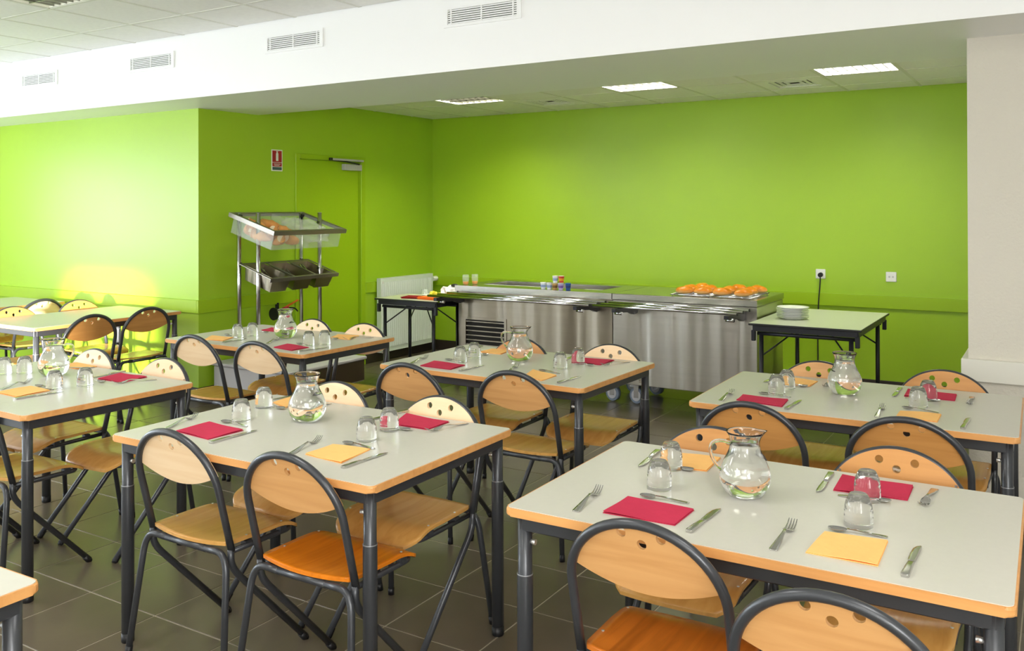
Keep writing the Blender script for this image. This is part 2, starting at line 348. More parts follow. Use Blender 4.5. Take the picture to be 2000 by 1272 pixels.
obj('slide_rail', bx(.063, .082, -.22, .24, .088, .108, .002), m_grey_pl, cl)
obj('closer_arm', tb([(.055, .2, .062), (.066, .0, .083), (.07, -.2, .09)], .007, 8), m_blackmetal, cl)
obj('rail_end', bx(.060, .085, -.245, -.21, .085, .112, .003), m_black, cl)
# sign
sg = thing('safety_sign', 'small red fire extinguisher sign with white border', 'sign', (XL, 5.728, 1.92))
obj('sign_plate', bx(0, .004, -.066, .066, 0, .194, .001), m_plastic_w, sg)
obj('red_field', bx(.004, .0052, -.056, .056, .08, .184), m_signred, sg)
obj('text_band', bx(.004, .0052, -.056, .056, .042, .076), m_signred, sg)
obj('lower_band', bx(.004, .0052, -.056, .056, .010, .037), m_signblue, sg)
b = B(); prism(b, [(x, y) for x, y in ((-.014, .092), (.014, .092), (.014, .158), (.006, .168), (.006, .176), (.018, .180), (-.012, .180), (-.012, .176), (-.006, .172), (-.006, .168), (-.014, .158))], 0, .001)
o = obj('extinguisher_symbol', b, m_plastic_w, sg); o.matrix_local = Matrix(((0, 0, 1, .0053), (1, 0, 0, 0), (0, 1, 0, 0), (0, 0, 0, 1)))
for k, (yy, zz, ww) in enumerate(((0, .064, .08), (-.004, .052, .06))): obj('text_line', bx(.0052, .0058, yy - ww / 2, yy + ww / 2, zz - .002, zz + .002), m_plastic_w, sg)
# windows out of the picture (frames round the daylight)
def window(name, axis, a0, a1, z0, z1, label):
    wv = tag(bpy.data.objects.new(name, None), label, 'window', kind='structure'); C.objects.link(wv)
    b = B(); t = .05
    segs = [(a0 - t, a0, z0 - t, z1 + t), (a1, a1 + t, z0 - t, z1 + t), (a0, a1, z0 - t, z0), (a0, a1, z1, z1 + t)]
    for s0, s1, u0, u1 in segs:
        if axis == 'y': box(b, s0, s1, Y0 - .05, Y0 + .06, u0, u1)
        else: box(b, X0 - .05, X0 + .06, s0, s1, u0, u1)
    obj('window_frame', b, m_trim_white, wv)
n = 0
for x0_, x1_ in REAR_WIN: n += 1; window('window_%d' % n, 'y', x0_, x1_, .9, 2.6, 'white framed window behind the camera')
for y0_, y1_ in LEFT_WIN: n += 1; window('window_%d' % n, 'x', y0_, y1_, .7, 2.8, 'white framed window on the left side')
# ------------------------------------------------------------------ grilles and ceiling fittings
VL = ['large white air grille in the beam, nearest the middle of the room', 'second white air grille along the beam', 'third white air grille along the beam, over the sunlit wall', 'smallest looking white air grille at the far left end of the beam']
slm = me(lambda bm: box(bm, -.245, .245, -.006, .004, -.0035, .0035)); slm.materials.append(m_beam)
for k, (vx, vz) in enumerate(((-2.912, 2.734), (-4.455, 2.722), (-5.978, 2.714), (-7.49, 2.700))):
    v = thing('air_grille', VL[k], 'air vent', (vx, YBF, vz), 0, 'air grilles in the beam')
    b = B(); box(b, -.275, .275, -.010, 0, .045, .062); box(b, -.275, .275, -.010, 0, -.062, -.045); box(b, -.275, -.246, -.010, 0, -.045, .045); box(b, .246, .275, -.010, 0, -.045, .045)
    obj('frame', b, m_beam, v); obj('backing', bx(-.246, .246, -.001, .002, -.045, .045), m_ventdark, v)
    for q in range(7): obj('slat', slm, None, v, (0, 0, -.039 + q * .013))
    b = B()
    for q in (-.22, 0, .22): box(b, q - .004, q + .004, -.009, 0, -.045, .045)
    obj('mullion', b, m_beam, v)
def luminaire(x0, x1, y0, y1, z, em, label, lv=None):
    lv = lv or m_louv
    t = thing('louvre_light', label, 'ceiling light', ((x0 + x1) / 2, (y0 + y1) / 2, z), 0, 'louvred ceiling lights'); w_, d_ = (x1 - x0) / 2 - .012, (y1 - y0) / 2 - .012
    b = B(); box(b, -w_, w_, -d_, -d_ + .012, 0, .055); box(b, -w_, w_, d_ - .012, d_, 0, .055); box(b, -w_, -w_ + .012, -d_, d_, 0, .055); box(b, w_ - .012, w_, -d_, d_, 0, .055)
    obj('housing', b, m_grid, t)
    obj('lamp_panel', bx(-w_ + .012, w_ - .012, -d_ + .012, d_ - .012, .050, .055), em, t)
    lb = me(lambda bm: [box(bm, -w_ + .012, w_ - .012, -.004, .004, .003, .038)]); lb.materials.append(lv)
    for q in range(1, 4): obj('long_louvre', lb, None, t, (0, -d_ + 2 * d_ * q / 4, 0))
    cb = me(lambda bm: [box(bm, -.003, .003, -d_ + .012, d_ - .012, .002, .030)]); cb.materials.append(lv)
    for q in range(1, 8): obj('cross_louvre', cb, None, t, (-w_ + 2 * w_ * q / 8, 0, 0))
luminaire(-1.55, -.98, 6.45, 7.07, ZC2, m_lamp, 'brightly lit louvred ceiling light nearest the pillar')
luminaire(-3.26, -2.69, 6.45, 7.07, ZC2, m_lamp, 'lit louvred ceiling light in the middle of the alcove')
luminaire(-4.97, -4.40, 6.45, 7.07, ZC2, m_lamp_left, 'dim louvred ceiling light nearest the door wall', m_louv_dark)
luminaire(-5.60, -5.02, 2.78, 3.36, ZC1, m_lamp_unlit, 'unlit louvred light in the dining room ceiling')
def diffuser(x, y, label):
    t = thing('ceiling_diffuser', label, 'air vent', (x, y, ZC2), 0, 'ceiling air diffusers')
    b = B(); w_, d_ = .273, .298
    for r0, r1 in ((1.0, .62),):
        box(b, -w_, w_, -d_, -d_ * r1, 0, .008); box(b, -w_, w_, d_ * r1, d_, 0, .008); box(b, -w_, -w_ * r1, -d_ * r1, d_ * r1, 0, .008); box(b, w_ * r1, w_, -d_ * r1, d_ * r1, 0, .008)
    obj('plate', b, m_tile, t); obj('recess', bx(-w_ * .62, w_ * .62, -d_ * .62, d_ * .62, .028, .03), m_dark, t)
    for q in range(3):
        s0 = .60 - q * .17; b = B(); a, c = w_ * s0, d_ * s0
        for sx, sy, ex, ey in ((-a, -c, a, -c + .03), (-a, c - .03, a, c), (-a, -c + .03, -a + .03, c - .03), (a - .03, -c + .03, a, c - .03)): box(b, sx, ex, sy, ey, .006, .01)
        obj('vane_ring', b, m_tile, t)
diffuser(-1.835, 7.38, 'square ceiling air diffuser between the two lit lights')
diffuser(-4.115, 7.38, 'square ceiling air diffuser near the dim light')
# ------------------------------------------------------------------ sockets, cable, radiator, horn
s = thing('power_socket', 'white wall socket with a black plug in it', 'socket', (-1.79, YB, .996))
obj('cover_plate', bx(-.042, .042, -.012, 0, -.042, .042, .004), m_plastic_w, s)
pl = thing('power_plug', 'black plug with a cable hanging down the green wall', 'plug', (-1.786, YB - .012, .99))
b = B(); tube(b, [(0, 0, 0), (0, -.035, -.002)], .02, 14); obj('plug_body', b, m_black, pl)
obj('cable', tb(smooth_path([(0, -.028, -.01), (.002, -.034, -.06), (-.016, -.033, -.26), (-.02, -.04, -.5), (-.02, -.03, -.8), (-.06, -.05, -.965)], .1), .0055, 8), m_black, pl)
s = thing('data_socket', 'white double data socket nearest the pillar', 'socket', (-1.214, YB, .991))
obj('cover_plate', bx(-.042, .042, -.012, 0, -.042, .042, .004), m_plastic_w, s)
for q in (-.014, .014): obj('port', bx(q - .007, q + .007, -.0128, -.0118, -.007, .007), m_grey_pl, s)
rd = thing('radiator', 'white ribbed panel radiator under the alcove wall', 'radiator', (XL, 7.5, 0))
ya, yb_ = -.435, .455
b = B(); n = 26
for side, x in ((0, .095), (1, .075)):
    pass
prof = []
for k in range(n * 4 + 1):
    y = ya + .03 + (yb_ - ya - .06) * k / (n * 4); ph = k % 4; prof.append((.104 if ph in (1, 2) else .089, y))
vs = [[b.verts.new((x, y, z)) for (x, y) in prof] for z in (.15, .82)]
for i in range(len(prof) - 1): b.faces.new((vs[0][i], vs[0][i + 1], vs[1][i + 1], vs[1][i]))
obj('ribbed_panel', b, m_rad, rd)
b = B(); box(b, .035, .0885, ya, yb_, .10, .16); box(b, .035, .0885, ya, yb_, .81, .862); box(b, .035, .0885, ya, ya + .035, .16, .81); box(b, .035, .0885, yb_ - .035, yb_, .16, .81); box(b, .04, .085, ya + .035, yb_ - .035, .16, .81)
obj('radiator_body', b, m_rad, rd)
for q in (-.3, .3): obj('bracket', bx(0, .04, q - .02, q + .02, .3, .7), m_rad, rd)
b = B(); tube(b, [(.07, yb_ - .01, .80), (.07, yb_ + .02, .80)], .014, 12); tube(b, [(.07, yb_ + .02, .80), (.07, yb_ + .03, .80), (.07, yb_ + .085, .80), (.07, yb_ + .095, .80)], [.020, .029, .029, .024], 16)
obj('thermostat_knob', b, m_plastic_w, rd)
obj('air_vent_plug', tb([(.088, ya + .03, .82), (.10, ya + .03, .82)], .012, 12), m_plastic_w, rd)
hn = thing('extinguisher_horn', 'black round horn with an orange lever on the green wall behind the bread rack', 'extinguisher', (XL, 5.66, .66))
b = B(); tube(b, [(.10, -.07, -.01), (.10, -.045, -.01), (.09, .02, .0), (.09, .06, .02)], [.056, .052, .018, .014], 20); obj('horn', b, m_black, hn)
obj('wall_bracket', bx(0, .03, .045, .065, -.02, .075, .002), m_blackmetal, hn)
obj('valve', tb([(.085, .06, .02), (.085, .12, .03)], .016, 12), m_signred, hn)
obj('carry_lever', tb([(.085, .09, .035), (.085, .24, .085)], .009, 8), mat('orange_lever', (214, 96, 24), .4), hn)
obj('squeeze_lever', tb(smooth_path([(.085, .12, .025), (.085, .2, .02), (.085, .24, -.015)], .03), .007, 8), m_black, hn)
# ------------------------------------------------------------------ dining tables
LAMZ = .757
def tabletop_mesh():
    bm = B(); prism(bm, rrect(1.222, .811, .022), .733, .7555, .006, 3); return bm
T_MESH = {}
def tmesh(k, fn, m):
    if k not in T_MESH:
        bm = fn(); bmesh.ops.recalc_face_normals(bm, faces=bm.faces); x = bpy.data.meshes.new(k); bm.to_mesh(x); bm.free(); x.materials.append(m); T_MESH[k] = x
    return T_MESH[k]
def f_lam():
    b = B(); prism(b, rrect(1.212, .801, .018), .7552, .757); return b
def f_frame():
    b = B(); w_, d_ = .611 - .035, .4055 - .035
    for s in (-1, 1):
        box(b, -w_, w_, s * d_ - .012, s * d_ + .012, .692, .733, .003); box(b, s * w_ - .012, s * w_ + .012, -d_, d_, .692, .733, .003)
    return b
def f_leg():
    b = B(); tube(b, [(0, 0, .733), (0, 0, .572), (0, 0, .568), (0, 0, .564), (0, 0, .03)], [.0200, .0200, .0218, .0222, .0222], 18); return b
def f_foot():
    b = B(); tube(b, [(0, 0, .034), (0, 0, .002), (0, 0, 0)], [.0226, .0226, .021], 18); return b
def f_ring():
    b = B(); tube(b, [(0, 0, .570), (0, 0, .5665)], [.0225, .0225], 18); return b
def f_knob():
    b = B(); tube(b, [(.018, 0, .66), (.034, 0, .66)], [.006, .008], 10); return b
def dining_table(x, y, rz, label):
    t = thing('dining_table', label, 'table', (x, y, 0), rz, 'dining tables')
    top = obj('tabletop', tmesh('top', tabletop_mesh, m_edge), None, t); obj('laminate', tmesh('lam', f_lam, m_lam), None, top)
    obj('apron_frame', tmesh('apron', f_frame, m_steel_blue), None, t)
    for sx in (-1, 1):
        for sy in (-1, 1):
            l = obj('leg', tmesh('leg', f_leg, m_steel_blue), None, t, (sx * .568, sy * .363, 0))
            obj('foot', tmesh('foot', f_foot, m_black), None, l); obj('collar', tmesh('ring', f_ring, m_collar), None, l)
            k = obj('screw', tmesh('knob', f_knob, m_screw), None, l); k.rotation_euler = (0, 0, 0 if sx < 0 else PI)
TN = {'A': 'the foreground table at the lower right', 'B': 'the foreground table left of centre', 'C': 'the table before the steel counter',
      'D': 'the table before the bread rack', 'E': 'the table beside the white pillar', 'F': 'the set table at the left edge'}
dining_table(-.693, 2.474, .009, 'grey-topped dining table in the right foreground, laid for four')
dining_table(-2.337, 2.403, .015, 'grey-topped dining table in the foreground left of centre, laid for four')
dining_table(-2.443, 4.017, -.025, 'grey-topped dining table before the steel serving counter, laid for four')
dining_table(-4.225, 4.046, -.010, 'grey-topped dining table before the bread rack, laid for four')
dining_table(-.74, 4.009, .017, 'grey-topped dining table beside the white pillar, laid for four')
dining_table(-4.099, 2.40, -.018, 'grey-topped dining table cut by the left edge, laid with a jug')
dining_table(-6.434, 4.108, PI / 2, 'bare grey-topped dining table set end-on to the sunlit green wall')
dining_table(-7.985, 4.08, PI / 2, 'bare grey-topped dining table farthest left, mostly behind chairs')
dining_table(-2.508, .708, .02, 'grey-topped dining table showing only one corner at the bottom left')
# ------------------------------------------------------------------ chairs
HA, HB, HZ, HK, HY = .203, .184, .6375, .25, -.178
def hy(z): return HY - (z - .45) * HK
def f_hoop():
    pts = [(HA, hy(.43), .43), (HA, hy(.55), .55)]
    for k in range(29):
        a = PI * k / 28; z = HZ + HB * math.sin(a); pts.append((HA * math.cos(a), hy(z), z))
    pts += [(-HA, hy(.55), .55), (-HA, hy(.43), .43)]
    b = B(); tube(b, pts, .0124, 14); return b
def f_fleg(s):
    b = B(); p = smooth_path([(s * .203, hy(.44), .44), (s * .203, -.176, .375), (s * .206, .166, .008)], .055)
    tube(b, p, .0120, 12); return b
def f_rleg(s):
    b = B(); p = smooth_path([(s * .10, -.196, .426), (s * .208, -.198, .430), (s * .246, -.246, .008)], .075, 8)
    tube(b, p, .0116, 12); return b
def f_cap(x, y, dx, dy):
    b = B(); tube(b, [(x + dx, y + dy, .03), (x, y, .0)], .0127, 12); return b
def f_seatframe():
    b = B(); tube(b, [(-.11, -.196, .426), (.11, -.196, .426)], .0116, 12)
    tube(b, smooth_path([(.193, -.17, .424), (.178, .135, .414), (-.178, .135, .414), (-.193, -.17, .424)], .05, 6), .0095, 10)
    for x in (-.182, .182):
        for y in (-.09, .07): box(b, x - .012, x + .012, y - .014, y + .014, .418, .438)
    return b
def f_seat():
    nu, nv = 20, 22; b = B(); top = []; bot = []
    for j in range(nv + 1):
        v = j / nv; rt, rb = [], []
        for i in range(nu + 1):
            u = -1 + 2 * i / nu
            hw = .198 - .006 * abs(v - .5) * 2
            if v > .84: hw -= .040 * ((v - .84) / .16) ** 2.2
            if v < .06: hw -= .008 * ((.06 - v) / .06) ** 2
            yr = -.182 - .022 * (1 - u * u); yf = .186 - .012 * u * u
            y = yr + (yf - yr) * v; x = u * hw
            z = .452 - .010 * (1 - u * u) * max(0, 1 - ((v - .38) / .42) ** 2) + .004 * (u * u) * (1 - v)
            if v > .62: z -= .046 * ((v - .62) / .38) ** 2
            rt.append(b.verts.new((x, y, z))); rb.append(b.verts.new((x * .995, y, z - .011)))
        top.append(rt); bot.append(rb)
    for j in range(nv):
        for i in range(nu):
            b.faces.new((top[j][i], top[j][i + 1], top[j + 1][i + 1], top[j + 1][i])).smooth = True
            b.faces.new((bot[j][i], bot[j + 1][i], bot[j + 1][i + 1], bot[j][i + 1])).smooth = True
    for j in range(nv):
        b.faces.new((top[j][0], top[j + 1][0], bot[j + 1][0], bot[j][0])); b.faces.new((top[j][nu], bot[j][nu], bot[j + 1][nu], top[j + 1][nu]))
    for i in range(nu):
        b.faces.new((top[0][i], bot[0][i], bot[0][i + 1], top[0][i + 1])); b.faces.new((top[nv][i], top[nv][i + 1], bot[nv][i + 1], bot[nv][i]))
    return b
def back_panel_mesh():
    A, Bz = HA + .005, HB + .005; cu = bpy.data.curves.new('panel', 'CURVE'); cu.dimensions = '2D'; cu.fill_mode = 'BOTH'; cu.extrude = .0055
    a0 = math.asin(.052 / Bz); pts = [(A * math.cos(a0 + (PI - 2 * a0) * k / 40), HZ + Bz * math.sin(a0 + (PI - 2 * a0) * k / 40)) for k in range(41)]
    xe = pts[-1][0]; ze = pts[-1][1]
    for k in range(1, 20):
        x = xe + (-2 * xe) * k / 20; pts.append((x, .638 + (ze - .638) * abs(x / xe) ** 1.9))
    def spl(ps):
        s = cu.splines.new('POLY'); s.points.add(len(ps) - 1); s.use_cyclic_u = True
        for i, (x, z) in enumerate(ps): s.points[i].co = (x, z, 0, 1)
    spl(pts)
    for hx, hz in ((-.051, .792), (.051, .792), (0, .769)):
        spl([(hx + .0122 * math.cos(2 * PI * k / 20), hz + .0122 * math.sin(2 * PI * k / 20)) for k in range(20)])
    o = bpy.data.objects.new('panel', cu); C.objects.link(o); dg = bpy.context.evaluated_depsgraph_get(); dg.update()
    m = bpy.data.meshes.new_from_object(o.evaluated_get(dg)); bpy.data.objects.remove(o)
    for v in m.vertices:
        x, z, d = v.co; v.co = (x, hy(z) + .0085 + d, z)
    for p in m.polygons: p.use_smooth = False
    m.materials.clear(); return m
PANEL = back_panel_mesh(); PM = {}
for k in m_back:
    PM[k] = PANEL.copy(); PM[k].materials.append(m_back[k])
def f_screws():
    b = B()
    for x, z in ((-.165, .745), (.165, .745)): tube(b, [(x, hy(z) + .0138, z), (x, hy(z) + .0158, z)], .0042, 8)
    return b
def f_sscrews():
    b = B()
    for x in (-.182, .182):
        for y in (-.09, .07): tube(b, [(x, y, .4535), (x, y, .4552)], .0042, 8)
    return b
def chair(x, y, rz, label, back='honey', seat='ochre', group='tubular chairs around the tables'):
    t = thing('school_chair', label, 'chair', (x, y, 0), rz, group)
    obj('seat', tmesh('seat_' + seat, f_seat, m_seat[seat]), None, t)
    obj('backrest', PM[back], None, t)
    obj('back_frame', tmesh('hoop', f_hoop, m_steel_blue), None, t); obj('seat_frame', tmesh('seatframe', f_seatframe, m_steel_blue), None, t)
    for s in (-1, 1):
        l = obj('leg', tmesh('fleg%d' % s, lambda: f_fleg(s), m_steel_blue), None, t)
        obj('foot_cap', tmesh('fcap%d' % s, lambda: f_cap(s * .206, .168, 0, -.026), m_black), None, l)
        l = obj('leg', tmesh('rleg%d' % s, lambda: f_rleg(s), m_steel_blue), None, t)
        obj('foot_cap', tmesh('rcap%d' % s, lambda: f_cap(s * .2465, -.246, -s * .003, .0035), m_black), None, l)
    obj('back_screws', tmesh('bscrew', f_screws, m_screw), None, t)['kind'] = 'stuff'
    obj('seat_screws', tmesh('sscrew', f_sscrews, m_screw), None, t)['kind'] = 'stuff'
nl, nr, fl_, fr = 'near left place', 'near right place', 'far left place', 'far right place'
chair(-2.567, 2.218, 0, 'very pale-backed chair seen from behind, leftmost at the foreground table left of centre', 'pale')
chair(-2.016, 2.214, .0, 'tubular chair with bright orange seat near the left of centre foreground table leg', 'honey', 'orange')
chair(-2.642, 2.60, PI, 'pale-backed chair facing the camera behind the jug of the left of centre foreground table', 'pale')
chair(-2.085, 2.592, PI, 'pale-backed chair facing the camera behind a crimson napkin, left of centre foreground table', 'pale')
chair(-.853, 2.225, 0, 'honey-backed chair with reddish brown seat at the lower right foreground table', 'honey', 'brown')
chair(-.38, 2.05, 0, 'cropped honey-backed chair at the bottom edge, nearest the camera', 'honey', 'brown')
chair(-.996, 2.66, PI, 'honey-backed chair facing the camera behind the glass jug of the lower right table', 'amber')
chair(-.431, 2.70, PI, 'chair facing the camera behind the crimson napkin of the lower right foreground table', 'amber')
chair(-2.69, 3.655, 0, 'honey-backed chair seen from behind, near left of the table before the steel counter', 'honey')
chair(-2.14, 3.74, 0, 'honey-backed chair seen from behind, near right of the table before the steel counter', 'honey')
chair(-2.624, 4.10, PI, 'chair facing the camera behind the handled jug of the table before the steel counter', 'amber')
chair(-2.085, 4.16, PI, 'pale-backed chair facing the camera before the bright panel of the steel counter', 'pale')
chair(-4.39, 3.774, 0, 'pale-backed chair seen from behind, near left of the table before the bread rack', 'pale')
chair(-3.86, 3.776, 0, 'pale-backed chair seen from behind, near right of the table before the bread rack', 'pale')
chair(-4.297, 4.158, PI, 'chair facing the camera right of the jug on the table before the bread rack', 'pale')
chair(-3.84, 4.155, PI, 'chair facing the camera in front of the radiator end, by the bread rack table', 'pale')
chair(-1.02, 3.64, 0, 'honey-backed chair seen from behind, near left of the table beside the pillar', 'amber')
chair(-.468, 3.68, 0, 'amber-backed chair seen from behind, near right of the table beside the pillar', 'amber')
chair(-.993, 4.18, PI, 'chair facing the camera left of the jug on the table beside the pillar', 'honey')
chair(-.451, 4.225, PI, 'chair facing the camera before the foot of the white pillar', 'amber')
chair(-4.379, 2.615, PI, 'chair facing the camera behind the jug of the set table at the left edge', 'pale')
chair(-3.797, 2.615, PI, 'pale-backed chair facing the camera behind the crimson napkin of the left edge table', 'pale')
chair(-3.912, 2.238, 0, 'chair cut by the left edge, its diagonal legs reaching across the tiles', 'honey')
chair(-4.47, 2.238, 0, 'chair outside the left edge, only its front legs in the picture', 'honey')
chair(-6.13, 3.83, PI / 2, 'chair with its shaded back to the camera, nearer one along the bare end-on table', 'amber')
chair(-6.19, 4.336, PI / 2, 'chair with its shaded back to the camera, nearest the sunlit green wall corner', 'amber')
chair(-6.60, 3.816, -PI / 2, 'orange-backed chair at the far side of the bare end-on table, cut near the left edge', 'amber')
chair(-6.65, 4.383, -PI / 2, 'orange-backed chair at the far side of the bare end-on table, nearest the green wall', 'amber')
chair(-7.52, 4.291, PI / 2, 'pale-backed chair showing its dark hoop between two orange-backed chairs', 'pale')
chair(-8.17, 4.38, -PI / 2, 'orange-backed chair farthest left, only a sliver in the picture', 'amber')
SETTINGS = {
 'A': {'jug': (-0.764, 2.496, 'L'),
  'napkin': [('red', (-1.041, 2.308), (-0.842, 2.299), (-0.844, 2.162), (-1.044, 2.153)), ('yel', (-1.075, 2.807), (-0.943, 2.823), (-0.933, 2.658), (-1.034, 2.641)), ('red', (-0.568, 2.832), (-0.367, 2.822), (-0.364, 2.681), (-0.560, 2.667)), ('yel', (-0.506, 2.309), (-0.360, 2.328), (-0.355, 2.153), (-0.515, 2.151))],
  'fork': [(-1.127, 2.258, 97.0, 0.272), (-0.316, 2.745, -93.2, 0.177), (-0.586, 2.261, 90.8, 0.271)],
  'spoon': [(-0.946, 2.337, -174.0, 0.135), (-1.040, 2.635, 1.6, 0.146), (-0.463, 2.632, 2.7, 0.128), (-0.438, 2.345, -170.8, 0.132)],
  'knife': [(-0.792, 2.238, 87.4, 0.196), (-1.140, 2.698, -84.2, 0.229), (-0.596, 2.730, -88.3, 0.208), (-0.293, 2.227, 89.0, 0.224)],
  'glass': [(-0.995, 2.428), (-1.040, 2.634), (-0.461, 2.634), (-0.443, 2.408)]},
 'E': {'jug': (-0.806, 4.082, 'B'),
  'napkin': [('red', (-1.178, 3.822), (-0.984, 3.829), (-0.971, 3.678), (-1.172, 3.711)), ('yel', (-1.111, 4.326), (-0.970, 4.307), (-0.973, 4.165), (-1.093, 4.163)), ('red', (-0.585, 4.323), (-0.385, 4.308), (-0.380, 4.167), (-0.577, 4.157)), ('yel', (-0.549, 3.849), (-0.400, 3.862), (-0.399, 3.716), (-0.546, 3.725))],
  'fork': [(-1.233, 3.806, 93.6, 0.289), (-0.912, 4.279, -89.4, 0.182), (-0.324, 4.220, -89.2, 0.152), (-0.617, 3.843, 92.8, 0.311)],
  'spoon': [(-1.066, 3.889, 180.0, 0.124), (-1.044, 4.143, 4.4, 0.131), (-0.481, 4.120, -3.8, 0.105), (-0.485, 3.900, 173.1, 0.133)],
  'knife': [(-0.942, 3.745, 87.8, 0.212), (-1.175, 4.214, -96.7, 0.111), (-0.615, 4.226, -90.3, 0.197), (-0.305, 3.752, 88.3, 0.237)],
  'glass': [(-1.064, 3.942), (-1.054, 4.076), (-0.479, 4.134), (-0.497, 3.967)]},
 'B': {'jug': (-2.474, 2.509, 'B'),
  'napkin': [('red', (-2.772, 2.292), (-2.561, 2.272), (-2.569, 2.118), (-2.766, 2.135)), ('yel', (-2.838, 2.804), (-2.714, 2.782), (-2.705, 2.617), (-2.824, 2.664)), ('red', (-2.208, 2.784), (-1.986, 2.767), (-1.987, 2.629), (-2.153, 2.626)), ('yel', (-2.141, 2.293), (-1.990, 2.315), (-1.961, 2.138), (-2.135, 2.155))],
  'fork': [(-2.873, 2.265, 109.6, 0.254), (-2.619, 2.724, -105.7, 0.111), (-1.935, 2.722, -104.2, 0.138), (-2.210, 2.253, 104.4, 0.258)],
  'spoon': [(-2.671, 2.322, 179.6, 0.133), (-2.789, 2.595, 0.6, 0.206), (-2.153, 2.577, 3.0, 0.248), (-2.053, 2.327, 180.0, 0.141)],
  'knife': [(-2.521, 2.192, 90.0, 0.217), (-2.861, 2.745, -99.9, 0.087), (-2.266, 2.665, -98.3, 0.049), (-1.918, 2.206, 87.9, 0.214)],
  'glass': [(-2.693, 2.378), (-2.792, 2.583), (-2.081, 2.400), (-2.104, 2.552)]},
 'C': {'jug': (-2.471, 4.087, 'L'),
  'napkin': [('red', (-2.852, 3.834), (-2.638, 3.817), (-2.630, 3.674), (-2.830, 3.681)), ('yel', (-2.819, 4.348), (-2.687, 4.360), (-2.666, 4.206), (-2.804, 4.206)), ('red', (-2.203, 4.328), (-2.034, 4.347), (-2.038, 4.181), (-2.182, 4.185)), ('yel', (-2.272, 3.887), (-2.088, 3.804), (-2.088, 3.654), (-2.218, 3.711))],
  'fork': [(-2.939, 3.831, 102.5, 0.240), (-1.975, 4.284, -111.5, 0.136), (-2.353, 3.806, 107.7, 0.362)],
  'spoon': [(-2.748, 3.895, 178.5, 0.150), (-2.791, 4.142, -0.7, 0.170), (-2.137, 4.140, -2.0, 0.168), (-2.168, 3.868, 170.1, 0.128)],
  'knife': [(-2.561, 3.764, 88.4, 0.214), (-2.909, 4.229, -87.3, 0.084), (-2.279, 4.277, -83.7, 0.109), (-1.990, 3.749, 87.6, 0.212)],
  'glass': [(-2.728, 3.901), (-2.736, 4.046), (-2.177, 4.002), (-2.160, 4.166)]},
 'D': {'jug': (-4.194, 4.062, 'B'),
  'napkin': [('yel', (-4.655, 3.870), (-4.480, 3.894), (-4.416, 3.753), (-4.568, 3.739)), ('red', (-4.623, 4.347), (-4.474, 4.345), (-4.439, 4.219), (-4.585, 4.220)), ('red', (-3.978, 3.867), (-3.770, 3.840), (-3.768, 3.699), (-3.952, 3.732)), ('yel', (-4.002, 4.337), (-3.834, 4.354), (-3.774, 4.195), (-3.933, 4.191))],
  'fork': [(-4.140, 3.907, 115.0, 0.213), (-3.750, 4.300, -117.6, 0.127)],
  'spoon': [(-4.538, 3.939, 175.3, 0.160), (-3.841, 3.890, 175.7, 0.173), (-3.937, 4.176, -6.2, 0.185), (-4.527, 4.153, 2.2, 0.157)],
  'knife': [(-4.361, 3.800, 94.5, 0.167), (-3.692, 3.799, 79.9, 0.199)],
  'glass': [(-4.484, 3.930), (-4.455, 4.026), (-3.847, 3.914), (-3.793, 3.993)]},
 'F': {'jug': (-4.220, 2.549, 'R'),
  'napkin': [('yel', (-4.048, 2.334), (-3.875, 2.324), (-3.865, 2.166), (-4.041, 2.173)), ('red', (-3.984, 2.753), (-3.780, 2.756), (-3.763, 2.606), (-3.949, 2.603)), ('yel', (-4.453, 2.817), (-4.259, 2.807), (-4.281, 2.708), (-4.446, 2.713))],
  'fork': [(-4.135, 2.322, 112.0, 0.219), (-3.728, 2.672, -113.7, 0.159), (-4.274, 2.747, -109.6, 0.092)],
  'spoon': [(-3.925, 2.349, 178.4, 0.215), (-3.934, 2.558, 3.1, 0.201)],
  'knife': [(-3.819, 2.240, 82.8, 0.209), (-4.008, 2.696, -84.5, 0.156)],
  'glass': [(-3.911, 2.365), (-3.856, 2.480), (-4.477, 2.447), (-4.415, 2.515)]},
}
# ------------------------------------------------------------------ place settings
TC = {'A': (-.693, 2.474), 'B': (-2.337, 2.403), 'C': (-2.443, 4.017), 'D': (-4.225, 4.046), 'E': (-.74, 4.009), 'F': (-4.099, 2.40)}
def ribbon(b, st, nc=4):
    T, Bt = [], []
    for (s, y0, hw, z, th, cup) in st:
        t, u_ = [], []
        for i in range(nc + 1):
            u = -1 + 2 * i / nc; y = y0 + u * hw; zz = z - cup * (1 - u * u)
            t.append(b.verts.new((s, y, zz + th))); u_.append(b.verts.new((s, y, zz)))
        T.append(t); Bt.append(u_)
    n = len(st)
    for j in range(n - 1):
        for i in range(nc):
            b.faces.new((T[j][i], T[j + 1][i], T[j + 1][i + 1], T[j][i + 1])).smooth = True
            b.faces.new((Bt[j][i], Bt[j][i + 1], Bt[j + 1][i + 1], Bt[j + 1][i])).smooth = True
        b.faces.new((T[j][0], Bt[j][0], Bt[j + 1][0], T[j + 1][0])); b.faces.new((T[j][nc], T[j + 1][nc], Bt[j + 1][nc], Bt[j][nc]))
    b.faces.new([*T[0], *Bt[0][::-1]]); b.faces.new([*T[-1][::-1], *Bt[-1]])
